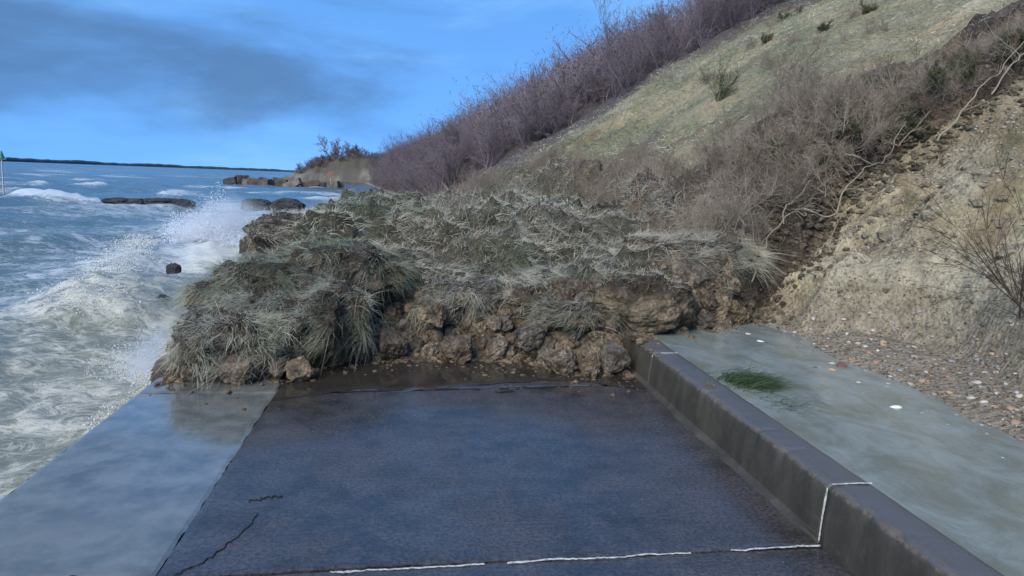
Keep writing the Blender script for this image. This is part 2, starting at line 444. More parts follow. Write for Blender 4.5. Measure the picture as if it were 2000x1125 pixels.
# ------------------------------------------------------------------ sea
na, nr = 420, 380
th = np.linspace(R(-100), R(28), na)            # angle from +Y, negative towards the open sea
rr = np.concatenate([np.geomspace(2.2, 60, 260), np.geomspace(61, 9000, nr - 260)])
TH, RR = np.meshgrid(th, rr)
X, Y = np.sin(TH) * RR, np.cos(TH) * RR
dist = RR
fade = sst(400, 60, dist)
def wave(kx, ky, amp, ph, sharp=1.6):
    s = np.sin(kx * X + ky * Y + ph + 0.8 * vnoise(X * 0.08, Y * 0.08, seed=int(ph * 10) % 50))
    return amp * (2 * ((s + 1) / 2) ** sharp - 1)
shore = -1.95 + curve(Y) - X                    # metres out from the wall
Z = fade * (wave(0.55, -0.16, 0.16, 0.3, 2.2) + wave(1.15, -0.5, 0.08, 2.0) + wave(0.8, 0.55, 0.06, 4.0))
Z += sst(250, 20, dist) * 0.12 * fbm(X * 0.7, Y * 0.45, seed=41, oct=4, gain=0.55)
Z += sst(70, 8, dist) * 0.035 * fbm(X * 2.6, Y * 1.9, seed=44, oct=4, gain=0.6)
near = sst(8, 0.5, shore)
Z += near * sst(60, 10, dist) * 0.06 * fbm(X * 1.6, Y * 1.6, seed=42, oct=4, gain=0.6, ridged=True)
foam = 0.28 + 0.135 * sst(34, 6, shore) * sst(90, 22, Y) + 0.05 * sst(5, 0.5, shore) * sst(120, 15, dist) + 0.10 * fbm(X * 0.22, Y * 0.16, seed=53, oct=3) * sst(150, 30, dist)
mudv = 1.0 * sst(7.5, 1.0, shore) * sst(40, 10, dist) + 0.22 * sst(30, 5, shore) * sst(80, 20, dist)
# breakers: (polyline of the crest, height, width)
def breaker(pts, h, wd, fo):
    global Z, foam, mudv
    P = np.array(pts, float); best = np.full(X.shape, 1e9); sgn = np.zeros_like(X); tt = np.zeros_like(X)
    for k in range(len(P) - 1):
        a, b = P[k], P[k + 1]; d = b - a; L2 = d @ d
        t = np.clip(((X - a[0]) * d[0] + (Y - a[1]) * d[1]) / L2, 0, 1)
        dx, dy = X - a[0] - t * d[0], Y - a[1] - t * d[1]
        ds = np.hypot(dx, dy); m_ = ds < best
        best = np.where(m_, ds, best); sgn = np.where(m_, np.sign(d[0] * dy - d[1] * dx), sgn); tt = np.where(m_, (k + t) / (len(P) - 1), tt)
    u = best * sgn + 0.35 * wd * fbm(X * 0.9 / wd, Y * 0.9 / wd, seed=47, oct=3)
    end = sst(0, 0.12, tt) * sst(1, 0.88, tt)
    prof = np.where(u < 0, np.exp(-(u / wd) ** 2), np.exp(-(u / (wd * 2.2)) ** 2))
    Z += h * end * prof * (0.85 + 0.35 * fbm(X * 2.2, Y * 2.2, seed=48, oct=3))
    foam += fo * end * np.exp(-((u + 0.2 * wd) / (wd * 1.5)) ** 2)
    mudv += 0.15 * end * np.exp(-(u / wd) ** 2)
breaker([(-9.0, 26), (-7.9, 21.4), (-6.6, 16.5), (-5.7, 13.2), (-5.3, 11.6)], 0.34, 0.60, 0.11)
breaker([(-7.2, 30), (-6.6, 25), (-5.0, 20)], 0.42, 0.8, 0.28)
breaker([(-29, 58), (-25.5, 56), (-22, 57)], 0.65, 1.3, 0.22)
breaker([(-24, 72), (-19, 74)], 0.4, 1.2, 0.2)
breaker([(-46, 95), (-36, 93)], 0.5, 1.5, 0.2)
foam += 0.24 * sst(0.62, 0.80, (vnoise(X * 0.11, Y * 0.09, seed=52) + 1) / 2) * sst(30, 80, dist) * sst(900, 150, dist)
foam += 0.20 * sst(0.2, 0.45, Z) * sst(20, 60, dist)
Zs = SEA + Z * sst(-1.0, 0.2, shore)
me = mesh_np('sea', np.stack([X, Y, Zs], -1).reshape(-1, 3), grid_faces(nr, na)[:, ::-1], attrs={'foam': np.clip(foam, 0, 1.1).ravel(), 'mud': np.clip(mudv, 0, 1).ravel()})
link('sea', me, M_SEA, kind='structure')

def sea_z(x, y):
    i = np.argmin((X - x) ** 2 + (Y - y) ** 2)
    return float(Zs.ravel()[i])

# ------------------------------------------------------------------ hillside
ys = np.concatenate([np.arange(-6, 1.6, 0.2), np.geomspace(1.6, 230, 470)])
us = np.concatenate([np.linspace(0, 6, 180), np.geomspace(6.05, 90, 90)])
YY, UU = np.meshgrid(ys, us, indexing='ij')
XX = 2.10 + curve(YY) + UU
ZZ = hill(XX, YY)
ZZ = np.where(UU < 0.001, 0.0, ZZ)
# colour of the ground itself
n_a, n_b, n_c = fbm(XX * 0.9, YY * 0.9, seed=61), fbm(XX * 0.35, YY * 0.35, seed=62), fbm(XX * 3, YY * 3, seed=63)
C = np.broadcast_to(np.array([0.37, 0.325, 0.235]), XX.shape + (3,)).copy()
C = lerp3(C, (0.43, 0.39, 0.30), sst(0.0, 0.5, n_a))
C = lerp3(C, (0.42, 0.32, 0.19), sst(0.30, 0.55, n_b + 0.3 * n_c) * 0.6)
dt = XX - toe(YY)
band = np.sin((ZZ + 0.35 * n_a) * 5.2)
C = lerp3(C, (0.29, 0.235, 0.15), sst(0.2, 0.9, band) * 0.5)
C = lerp3(C, (0.43, 0.40, 0.32), sst(-0.3, -0.95, band) * 0.45)
C = lerp3(C, (0.20, 0.195, 0.105), sst(-0.05, 0.3, fbm(XX * 0.7 + 9, YY * 0.7, seed=64)) * sst(0.6, 1.6, dt) * 0.8)
C = lerp3(C, (0.20, 0.155, 0.095), sst(0.0, 0.4, n_c + 0.5 * n_a) * 0.7)
C = lerp3(C, (0.18, 0.148, 0.10), sst(2.0, 3.2, dt + 0.8 * n_b) * 0.6 * sst(12, 10, YY))
C = lerp3(C, (0.30, 0.262, 0.205), sst(0.35, 0.0, dt))                    # dark wet shingle strip
gr = sst(11.5, 15, YY + 2 * n_b - 3.0 * sst(6, 9, XX))
C = lerp3(C, lerp3((0.175, 0.178, 0.115), (0.28, 0.245, 0.165), sst(-0.3, 0.4, n_a + 0.4 * n_c)), gr * 0.95)
C = lerp3(C, (0.13, 0.105, 0.075), sst(0.12, 0.32, fbm(XX * 0.22, YY * 0.4, seed=66, oct=4)) * gr * 0.8)
C = lerp3(C, (0.30, 0.265, 0.19), sst(0.25, 0.5, fbm(XX * 0.25 + 4, YY * 0.25, seed=67, oct=3)) * gr * 0.7)
C = C * np.array([1.06, 1.0, 0.88])
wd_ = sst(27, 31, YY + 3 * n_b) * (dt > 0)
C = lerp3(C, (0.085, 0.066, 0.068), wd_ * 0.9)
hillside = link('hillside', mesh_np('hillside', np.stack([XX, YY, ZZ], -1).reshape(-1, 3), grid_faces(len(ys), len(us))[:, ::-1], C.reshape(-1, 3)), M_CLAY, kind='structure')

# ------------------------------------------------------------------ promenade
ps = np.concatenate([np.arange(-6, 10, 2.0), np.geomspace(10, 215, 60)])
prof = [(-1.90, -2.5), (-1.90, -0.03), (1.90, -0.03), (2.3, -0.03)]
V = np.array([[(x + curve(y), y, z if y < 10 else min(z, z + 0.03)) for x, z in prof] for y in ps]).reshape(-1, 3)
V[:, 2] = np.where((V[:, 1] > 10) & (V[:, 2] > -1), 0.0, V[:, 2])
prom = link('promenade', mesh_np('promenade', V, grid_faces(len(ps), 4)[:, ::-1], smooth=False), M_SLAB, kind='structure')

def slab(name, x0, x1, ya, yb, mat, nx=40, ny=40, chip=0.006):
    """a cast slab with slightly ragged edges; ya, yb are (y at x0, y at x1)"""
    u = np.linspace(0, 1, nx); v = np.linspace(0, 1, ny)
    Uq, Vq = np.meshgrid(u, v)
    x = x0 + (x1 - x0) * Uq
    y = (ya[0] + (ya[1] - ya[0]) * Uq) * (1 - Vq) + (yb[0] + (yb[1] - yb[0]) * Uq) * Vq
    ex = np.minimum(Uq, 1 - Uq) * (x1 - x0); ey = np.minimum(Vq, 1 - Vq) * abs(yb[0] - ya[0])
    z = 0.004 * fbm(x * 1.3, y * 1.3, seed=71) - 0.006 * (np.minimum(ex, ey) < 0.01)
    rag = chip * fbm(x * 14, y * 14, seed=72, oct=3)
    x = x + rag * (ex < 1e-6) * np.sign(Uq - 0.5); y = y + rag * 1.4 * (ey < 1e-6)
    top = np.stack([x, y, z], -1).reshape(-1, 3); nT = len(top); Fq = [grid_faces(ny, nx)]
    idx = np.arange(nT).reshape(ny, nx)
    rim = np.concatenate([idx[0, :], idx[1:, -1], idx[-1, -2::-1], idx[-2:0, 0]])
    low = top[rim].copy(); low[:, 2] = -0.2 if x0 > -1.5 else -1.6
    k = np.arange(len(rim)); k2 = (k + 1) % len(rim)
    Fq.append(np.stack([rim[k], nT + k, nT + k2, rim[k2]], 1))
    return link(name, mesh_np(name, np.concatenate([top, low]), Fq, smooth=False), mat, prom)

joints = [((-6.0, -6.0)), ((2.86, 2.97)), ((5.39, 5.66)), ((8.1, 8.4))]
jt = lambda k, x: np.interp(x, [-0.2, 1.85], joints[k])
for k in range(3):
    g0, g1 = (0.010, 0.010)
    slab('slab', -0.997, 1.885, (jt(k, -0.99) + g0, jt(k, 1.885) + g0), (jt(k + 1, -0.99) - g1, jt(k + 1, 1.885) - g1), M_SLAB, 90, 90)
    slab('apron_slab', -1.945, -0.999, (jt(k, -1.945) + g0 + 0.02, jt(k, -1.0) + g0), (jt(k + 1, -1.945) - g1 + 0.02, jt(k + 1, -1.0) - g1), M_APRON, 50, 90, 0.009)

def ribbon(name, pts, width, mat, parent, z=0.004, seed=0, breaks=0.0, n=160, label=None, jit=0.0):
    """flat ragged strip along a polyline on a surface (sealant, crack)"""
    P = np.array(pts, float); s = np.concatenate([[0], np.cumsum(np.linalg.norm(np.diff(P, axis=0), axis=1))])
    t = np.linspace(0, s[-1], n); Q = np.stack([np.interp(t, s, P[:, i]) for i in range(3)], 1)
    d = np.gradient(Q, axis=0); d /= np.linalg.norm(d, axis=1)[:, None] + 1e-9
    upv = np.array([0, 0, 1.0]) if np.abs(d[:, 2]).mean() < 0.5 else np.array([1.0, 0, 0])
    sd_ = np.cross(d, upv)
    j = fbm(t * 9, t * 0, seed=seed, oct=4); wv = width * (0.75 + 0.7 * fbm(t * 14, t * 0 + 5, seed=seed + 1, oct=4))
    wv = np.maximum(wv, width * 0.15)
    Q = Q + sd_ * (j * width * 0.9 + jit * fbm(t * 22, t * 0 + 9, seed=seed + 4, oct=4, gain=0.7))[:, None]
    upn = np.cross(sd_, d)
    A, B = Q - sd_ * wv[:, None] / 2, Q + sd_ * wv[:, None] / 2
    off = upn * z
    Vv = np.stack([A + off * 0, A + off, B + off, B + off * 0], 1).reshape(-1, 3)
    Fq = grid_faces(n, 4)
    if breaks:
        keep = fbm(t * 4.2, t * 0 + 2, seed=seed + 2, oct=3) > breaks
        Fq = Fq[keep[np.arange(len(Fq)) // 3]]
    return link(name, mesh_np(name, Vv, Fq, smooth=False), mat, parent, label=label)

ribbon('sealant', [(-0.32, jt(1, -0.32), 0), (1.0, jt(1, 1.0), 0), (1.86, jt(1, 1.86), 0)], 0.010, M_SEAL, prom, 0.003, 3, -0.2, jit=0.010, label='white sealant in the near slab joint')
ribbon('sealant', [(0.55, jt(2, 0.55), 0), (1.84, jt(2, 1.84), 0)], 0.014, plain('grey_sealant', (0.11, 0.10, 0.09)), prom, 0.004, 8, -0.05, label='grey worn sealant in the far slab joint')
ribbon('joint_crack', [(-0.99, jt(2, -0.99), 0), (0.7, jt(2, 0.7), 0), (1.84, jt(2, 1.84), 0)], 0.014, M_CRACK, prom, 0.008, 14, -0.1, jit=0.02)
ribbon('joint_crack', [(-1.94, jt(1, -1.94) + 0.015, 0), (-0.9, jt(1, -0.9), 0)], 0.022, M_CRACK, prom, 0.003, 17, -0.4, jit=0.02)
ribbon('crack', [(-0.93, 2.86, 0), (-0.82, 3.02, 0), (-0.75, 3.22, 0), (-0.72, 3.30, 0), (-0.71, 3.42, 0)], 0.0045, M_CRACK, prom, 0.003, 19, jit=0.02, n=46, label='dark crack across the corner of the slab')
ribbon('chip', [(-0.78, 3.54, 0), (-0.70, 3.60, 0), (-0.64, 3.62, 0)], 0.012, M_CRACK, prom, 0.003, 21, -0.2, jit=0.045)
ribbon('chip', [(0.62, 5.42, 0), (0.76, 5.43, 0)], 0.035, M_CRACK, prom, 0.006, 24)

# low kerb wall with rounded arris, cast in sections
wall = link('low_wall', None, label='low dark concrete wall along the landward edge of the promenade', cat='wall')
def wall_section(y0, y1, n=60):
    pr = [(1.868, -0.05), (1.872, 0.10), (1.884, 0.22), (1.890, 0.258), (1.898, 0.270), (1.912, 0.278), (1.94, 0.281), (2.06, 0.282), (2.092, 0.278), (2.105, 0.262), (2.11, 0.05), (2.11, -0.1)]
    yv = np.linspace(y0, y1, n); V = np.array([[(x, y, z) for x, z in pr] for y in yv])
    a = fbm(V[..., 1] * 7, V[..., 0] * 20, V[..., 2] * 12, seed=81, oct=4)
    ch = np.maximum(0, fbm(V[..., 1] * 16, V[..., 0] * 9, V[..., 2] * 9, seed=85, oct=3) - 0.12) * (V[..., 2] > 0.245) * (V[..., 0] < 1.93)
    V[..., 0] += -0.006 * a * (V[..., 0] < 2.0) + 0.05 * ch; V[..., 2] += 0.005 * a * (V[..., 2] > 0.2) - 0.035 * ch
    V = V.reshape(-1, 3); k = len(pr)
    return link('wall_section', mesh_np('wall_section', V, [grid_faces(n, k), np.arange(k)[None, ::-1], (np.arange(k) + k * (n - 1))[None]]), M_WALL, wall)
wall_section(-6, 2.992, 260); wall_section(3.004, 5.55, 150); wall_section(5.562, 9.0, 60)
ribbon('sealant', [(1.866, 2.998, 0.0), (1.870, 2.998, 0.12), (1.884, 2.998, 0.265)], 0.010, M_SEAL, wall, 0.003, 31, n=60)
ribbon('sealant', [(1.905, 2.998, 0.280), (2.10, 2.998, 0.283)], 0.006, M_SEAL, wall, 0.004, 33, n=60)
ribbon('sealant', [(1.866, 5.556, 0.02), (1.870, 5.556, 0.12), (1.882, 5.556, 0.265)], 0.006, M_SEAL, wall, 0.004, 36, -0.15, n=60)
ribbon('sealant', [(1.95, 5.556, 0.281), (2.09, 5.556, 0.283)], 0.006, M_SEAL, wall, 0.004, 39, n=40)
pr = [(1.832, -0.01), (1.838, 0.008), (1.852, 0.014), (1.866, 0.03), (1.874, 0.031)]
yv = np.linspace(2.99, 9, 160); V = np.array([[(x, y, z) for x, z in pr] for y in yv])
V[:, :3, 0] += 0.02 * fbm(V[:, :3, 1] * 5, V[:, :3, 0] * 0, seed=83, oct=3) + 0.03 * sst(3.6, 3.0, V[:, :3, 1])
link('toe_fillet', mesh_np('toe_fillet', V.reshape(-1, 3), grid_faces(160, 5)[:, ::-1]), M_WALL, wall)

# murky water ponded behind the wall
px = np.linspace(2.108, 4.4, 40); py = np.linspace(-6, 7.2, 120); A, B = np.meshgrid(px, py)
link('puddle', mesh_np('puddle', np.stack([A, B, 0.243 + 0.0 * A], -1).reshape(-1, 3), grid_faces(120, 40)), M_PUD, kind='structure')

# film of muddy water along the toe of the slip
m, q = material('muddy_film'); M_FILM = m
fn = q.noise(geo(q), 3, 5, 0.6)
finish(q, q.mix(fn, (0.018, 0.015, 0.012), (0.045, 0.036, 0.028)), q.step(fn, 0.35, 0.65, 0.05, 0.16), q.noise(geo(q), 12, 3), 0.06, 0.01, ior=1.33)
fx = np.linspace(-0.985, 1.84, 150); f0 = np.interp(fx, [-1, -0.5, 0.2, 1.0, 1.84], [5.2, 5.35, 5.62, 5.72, 5.55]) + 0.16 * fbm(fx * 2.2, fx * 0, seed=77, oct=4)
fv = np.linspace(0, 1, 30); FXX, FVV = np.meshgrid(fx, fv); FYY = f0[None] * (1 - FVV) + 6.9 * FVV
link('puddle', mesh_np('toe_puddle', np.stack([FXX, FYY, 0.0065 - 0.004 * (FVV < 0.01)], -1).reshape(-1, 3), grid_faces(30, 150)), M_FILM, kind='structure')

# ------------------------------------------------------------------ landslip mound
xs = np.concatenate([np.linspace(-2.25, 4.5, 240), np.linspace(4.55, 11.6, 90)])
yl = np.concatenate([np.linspace(5.5, 9.5, 200), np.geomspace(9.53, 29.5, 170)])
GX, GY = np.meshgrid(xs, yl)
E_ = lobe_e(GX, GY); GZ = lobe(GX, GY)
Fl = grid_faces(len(yl), len(xs)); keep = (E_.ravel()[Fl] > 0.004).any(1); Fl = Fl[keep]
soiln = fbm(GX * 2.4, GY * 2.4, seed=91, oct=4)
LC = lerp3((0.085, 0.062, 0.042), (0.19, 0.135, 0.085), sst(-0.3, 0.4, soiln))
LC = lerp3(LC, (0.22, 0.18, 0.125), sst(0.2, 0.5, fbm(GX * 1.1, GY * 1.1, seed=92)) * 0.6)
LC = lerp3(LC, (0.075, 0.07, 0.045), sst(0.7, 0.98, E_) * sst(4, 2.5, GX))
LC = lerp3(LC, lerp3((0.055, 0.04, 0.03), (0.13, 0.092, 0.062), sst(-0.3, 0.4, soiln)), sst(3.0, 4.2, GX) * 0.9)
# out-of-plane shove so that the faces are not a plain height field
LV = np.stack([GX + 0.07 * fbm(GX * 3, GZ * 4, GY * 3, seed=93), GY + 0.10 * fbm(GX * 3, GZ * 4, GY * 3, seed=94), GZ], -1).reshape(-1, 3)
mound = link('landslip_mound', None, label='great mass of slumped earth and tussocky grass lying across the promenade', cat='landslide')
link('soil', mesh_np('mound_soil', LV, Fl, LC.reshape(-1, 3)), M_SOIL, mound)

# slope grass is paler and greener than the slip's
GREEN, OLIVE, STRAW, GREY, BROWN = np.array([0.21, 0.235, 0.155]), np.array([0.345, 0.35, 0.25]), np.array([0.60, 0.55, 0.41]), np.array([0.49, 0.48, 0.385]), np.array([0.41, 0.335, 0.26])
def grass_col(P, n, straw=0.0):
    a = 1.7 * fbm(P[:, 0] * 1.2, P[:, 1] * 1.0, seed=101, oct=3) - 0.12 + 0.36 * vnoise(P[:, 0] * 9, P[:, 1] * 9, P[:, 2] * 9, seed=109) + rng.normal(0, 0.12, n) + straw
    c = lerp3(GREEN, OLIVE, sst(-0.75, -0.25, a)); c = lerp3(c, GREY, sst(-0.3, 0.15, a)); c = lerp3(c, STRAW, sst(0.2, 0.75, a))
    b = sst(0.02, 0.35, fbm(P[:, 0] * 0.8 + 5, P[:, 1] * 0.8, seed=102, oct=2) + rng.normal(0, 0.15, n))
    return lerp3(c, BROWN, b * 0.7) * rng.uniform(0.8, 1.15, (n, 1)) * (1 + 0.25 * vnoise(P[:, 0] * 7, P[:, 1] * 7, P[:, 2] * 7, seed=110))[:, None]

def comb(P, N, droop, up=0.9):
    """growth direction and bend for long wind-combed grass that lies in locks"""
    n = len(P)
    a = 2.2 * math.pi * (0.55 * fbm(P[:, 0] * 0.9, P[:, 1] * 0.9, seed=103, oct=2) + 0.22 * vnoise(P[:, 0] * 7, P[:, 1] * 7, P[:, 2] * 7, seed=107)) - 1.0
    fl = np.stack([np.cos(a), np.sin(a), np.zeros(n)], 1)
    lk = np.stack([vnoise(P[:, 0] * 11, P[:, 1] * 11, P[:, 2] * 11, seed=108 + i) for i in range(3)], 1)
    out = N.copy(); out[:, 2] = 0
    D = N * 0.10 + np.array([0, 0, up * 0.38]) + rng.normal(0, 0.42, (n, 3)) + fl * 0.55 + lk * 0.45
    D /= np.linalg.norm(D, axis=1)[:, None]
    B = out * 0.05 + fl * 0.30 + lk * 0.4 + np.array([-0.10, -0.18, 0]) + rng.normal(0, 0.14, (n, 3)); B[:, 2] -= droop
    return D, B

def mask_lobe(P, N):
    e = lobe_e(P[:, 0], P[:, 1])
    k = sst(0.45, 0.85, e) * sst(-0.05, 0.3, N[:, 2])
    k *= 1 - 0.9 * np.exp(-((P[:, 0] + 0.30) / 0.30) ** 2 - ((P[:, 1] - 6.9) / 0.36) ** 2)
    k *= sst(-0.60, -0.32, fbm(P[:, 0] * 1.7, P[:, 1] * 1.7, seed=104, oct=3))
    k *= 1 - 0.92 * sst(3.3, 4.4, P[:, 0] - 0.25 * (P[:, 1] - 7.5).clip(0, 10)) * sst(18, 9, P[:, 1])
    k *= 1 - 0.7 * sst(0.15, 0.45, fbm(P[:, 0] * 0.9 + 3, P[:, 1] * 1.3, seed=105, oct=3)) * sst(8.2, 7.0, P[:, 1]) * sst(-0.6, 0.2, P[:, 0])
    return k
P, N = scatter(LV, Fl, 2500, mask_lobe)
keepn = rng.random(len(P)) < np.interp(P[:, 1], [6, 10, 16, 28], [1, 0.6, 0.30, 0.18]); P, N = P[keepn], N[keepn]
D, B = comb(P, N, 0.4)
Lg = rng.uniform(0.06, 0.17, len(P)) * np.where(rng.random(len(P)) < 0.2, 1.5, 0.85) * (1 + 0.3 * fbm(P[:, 0] * 2, P[:, 1] * 2, seed=106)); wd = rng.uniform(0.0028, 0.0055, len(P)) * np.interp(P[:, 1], [6, 12, 25], [1, 1.7, 3.8])
cg = grass_col(P, len(P), 0.36)
V, Fc, Cg = blades(P - N * 0.01, D, B, Lg, wd, cg, 2)
link('grass', mesh_np('mound_grass', V, Fc, Cg, smooth=False), M_GRASS, mound, kind='stuff')
print('lobe blades', len(P))

# ---- big slumped turf blocks at the front of the slip
CSV, CSF = cubesphere(20)
def turf_block(loc, rad, rz, label, seed, dens=5600, straw=0.0, lean=(0, 0), length=(0.06, 0.16), tone=0.0, cut=-0.9, droop=0.5):
    r = 1 + 0.36 * fbm(CSV[:, 0] * 1.7, CSV[:, 1] * 1.7, CSV[:, 2] * 1.7, seed=seed, oct=3) + 0.15 * fbm(CSV[:, 0] * 5, CSV[:, 1] * 5, CSV[:, 2] * 5, seed=seed + 3, oct=4, gain=0.6, ridged=True) - 0.05
    sh = np.sign(CSV) * np.abs(CSV) ** 0.78
    V = sh * r[:, None] * np.array(rad)
    V[:, 0] += lean[0] * V[:, 2]; V[:, 1] += lean[1] * V[:, 2]
    c, s = math.cos(rz), math.sin(rz)
    V = np.stack([V[:, 0] * c - V[:, 1] * s, V[:, 0] * s + V[:, 1] * c, V[:, 2]], 1)
    n = fbm(CSV[:, 0] * 3, CSV[:, 1] * 3, CSV[:, 2] * 3, seed=seed + 5)
    Cc = lerp3((0.09, 0.069, 0.047), (0.21, 0.163, 0.108), sst(-0.3, 0.4, n + tone))
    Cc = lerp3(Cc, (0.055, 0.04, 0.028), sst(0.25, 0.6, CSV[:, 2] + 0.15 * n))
    t = link('turf_block', None, loc=loc, label=label, cat='turf block', group='slumped turf blocks at the front of the landslip')
    link('soil', mesh_np('block_soil', V, CSF, Cc), M_SOIL, t)
    def mk(P, N):
        zz = P[:, 2] / rad[2]
        return sst(cut, cut + 0.6, zz + 0.25 * fbm(P[:, 0] * 4, P[:, 1] * 4, P[:, 2] * 4, seed=seed + 8)) * sst(-0.6, 0.0, N[:, 2])
    P, N = scatter(V, CSF, dens, mk)
    Pw = P + np.array(loc)
    D, B = comb(Pw, N, droop, 0.55)
    V2, Fc, Cg = blades(P - N * 0.015, D, B, rng.uniform(*length, len(P)) * np.where(rng.random(len(P)) < 0.2, 1.5, 0.8), rng.uniform(0.0022, 0.0040, len(P)), grass_col(Pw, len(P), straw), 2)
    link('grass', mesh_np('block_grass', V2, Fc, Cg, smooth=False), M_GRASS, t, kind='stuff')
    return t
turf_block((-1.45, 6.05, 0.22), (0.40, 0.42, 0.27), 0.2, 'turf block at the seaward corner overhanging the promenade edge', 201, straw=0.3, cut=-0.75, tone=-0.35)
turf_block((-1.02, 6.25, 0.30), (0.48, 0.45, 0.32), -0.3, 'tall tawny tussock block with long drooping grass, second from the sea', 211, straw=0.35, tone=-0.3, length=(0.08, 0.19), cut=-0.7)
turf_block((-0.66, 6.42, 0.30), (0.27, 0.30, 0.34), 0.4, 'brown drooping tussock beside the dark hollow in the slip', 221, straw=0.25, tone=-0.4, length=(0.08, 0.18), cut=-0.8)
turf_block((-1.35, 6.95, 0.50), (0.42, 0.55, 0.32), 0.1, 'green-grey tussock block along the seaward side behind the corner block', 231, straw=0.2, tone=-0.4)
turf_block((-0.75, 7.35, 0.66), (0.6, 0.5, 0.28), 0.5, 'rounded grey-green grass hump in the middle of the seaward half of the slip', 241, straw=0.2, tone=-0.4)
turf_block((-1.40, 8.8, 0.78), (0.5, 0.8, 0.32), 0.0, 'grassy hump on the seaward edge halfway back along the slip', 251, straw=0.1, tone=-0.5, cut=-1.4)
turf_block((2.12, 6.66, 0.49), (0.48, 0.34, 0.27), -0.05, 'arched turf block with exposed ochre soil face resting on the low wall', 261, straw=0.35, cut=0.45, tone=0.25, length=(0.06, 0.15))
turf_block((1.55, 7.2, 0.50), (0.40, 0.38, 0.22), 0.8, 'pale straw tussock directly behind the arched soil face', 271, straw=0.4, cut=-0.1)
turf_block((0.55, 7.25, 0.42), (0.42, 0.38, 0.20), -0.6, 'flattened straw-coloured turf slab above the middle of the clod heap', 281, straw=0.2, cut=-0.1)
turf_block((3.0, 7.8, 0.84), (0.70, 0.55, 0.22), 0.3, 'pale hair-like grass hummock at the foot of the brambles', 291, straw=0.45, length=(0.10, 0.24), cut=-0.7)

g4 = np.random.default_rng(21)
rows_ = ['front lip', 'second rank', 'third rank']
for i in range(22):
    x = -1.75 + (i % 11) * 0.40 + g4.uniform(-0.12, 0.12); rk = i // 11
    y = float(np.interp(x, FX, FY)) + (0.75 if rk == 0 else 1.45) + g4.uniform(-0.1, 0.25)
    if 1.7 < x: continue
    rd = g4.uniform(0.16, 0.27); where = ['over the seaward edge', 'over the pale apron', 'above the dark hollow', 'above the clod heap', 'near the low wall'][min(4, int((x + 1.9) / 0.75))]
    turf_block((x, y, float(lobe(x, y)) - 0.05), (rd * g4.uniform(1.0, 1.7), rd * g4.uniform(0.9, 1.4), rd * 0.6), g4.uniform(0, 3), '%s %s grass tussock %s, %s of the slip' % (['small', 'broad'][rd > 0.22], ['olive', 'straw-coloured'][i % 2], where, rows_[rk]), 900 + i * 11,
               dens=5000, straw=(0.05, 0.4)[i % 2], cut=-0.6, tone=-0.25)
# ---- clods of broken soil
CLV, CLF = cubesphere(10)
clod_me = []
for k in range(12):
    rr_ = rng.uniform(0.75, 1.25, 3)
    r = 1 + 0.30 * fbm(CLV[:, 0] * 1.5 + k, CLV[:, 1] * 1.5, CLV[:, 2] * 1.5, seed=300 + k, oct=2) + 0.26 * fbm(CLV[:, 0] * 2.6, CLV[:, 1] * 2.6 + k, CLV[:, 2] * 2.6, seed=320 + k, oct=4, gain=0.65, ridged=True) + 0.10 * fbm(CLV[:, 0] * 6, CLV[:, 1] * 6, CLV[:, 2] * 6 + k, seed=360 + k, oct=2)
    V = CLV * (1 + 0.5 * (r - 1))[:, None]
    for _ in range(9):
        nv = unit(rng.normal(size=3)); dd_ = rng.uniform(0.55, 0.85); ex_ = np.maximum(0, V @ nv - dd_); V = V - (ex_ * 0.85)[:, None] * nv
    V = V * (1 + 0.22 * fbm(CLV[:, 0] * 3.5, CLV[:, 1] * 5, CLV[:, 2] * 5 + k, seed=370 + k, oct=3, gain=0.7))[:, None] * rr_ * 1.25
    n = fbm(CLV[:, 0] * 2.5, CLV[:, 1] * 2.5, CLV[:, 2] * 2.5, seed=340 + k)
    cc = [(0.14, 0.105, 0.072), (0.195, 0.155, 0.11), (0.145, 0.122, 0.095), (0.21, 0.158, 0.102)][k % 4]
    me = mesh_np('soil_clod', V, CLF, lerp3(np.array(cc) * 0.6, np.array(cc) * 1.25, sst(-0.4, 0.4, n)), smooth=False)
    me.materials.append(M_SOIL); clod_me.append(me)
def clod(x, y, z, s, label, k=None, grp='loose soil clods in the landslip front'):
    o = link('soil_clod', clod_me[rng.integers(12) if k is None else k], loc=(x, y, z), label=label, cat='clod', group=grp)
    o.rotation_euler = rng.uniform(0, 6.28, 3); o.scale = np.array([1, 1, 0.85]) * s * rng.uniform(0.85, 1.15, 3)
    return o
big = [(-1.36, 5.66, 0.10, 0.135, 'upright pale-faced soil clod under the seaward turf block'), (-0.86, 5.72, 0.10, 0.13, 'ragged clod at the boundary of the pale and dark concrete'),
       (-1.68, 5.68, 0.09, 0.11, 'dark clod at the seaward tip of the slip'), (-1.06, 5.78, 0.12, 0.11, 'brown clod hanging under the tawny tussock'),
       (0.18, 6.62, 0.40, 0.15, 'grey clod standing highest at the seaward end of the clod heap'), (0.40, 6.36, 0.13, 0.15, 'rounded grey clod at the foot of the clod heap, below the highest one'),
       (1.22, 5.95, 0.11, 0.17, 'large grey-brown boulder of soil nearest the camera in the heap'), (1.48, 5.93, 0.09, 0.15, 'broad soil clod on the slab just short of the low wall'),
       (1.68, 5.98, 0.15, 0.17, 'tall clod leaning against the end of the low wall'), (-0.20, 6.42, 0.16, 0.14, 'reddish-brown clod at the edge of the dark hollow'),
       (1.02, 6.36, 0.28, 0.16, 'ochre clod in the middle of the heap'), (0.75, 6.42, 0.10, 0.10, 'small pale clod at the foot of the heap centre')]
for (x, y, z, s, lab) in big: clod(x, y, z * 0.9, s * 0.78, lab)
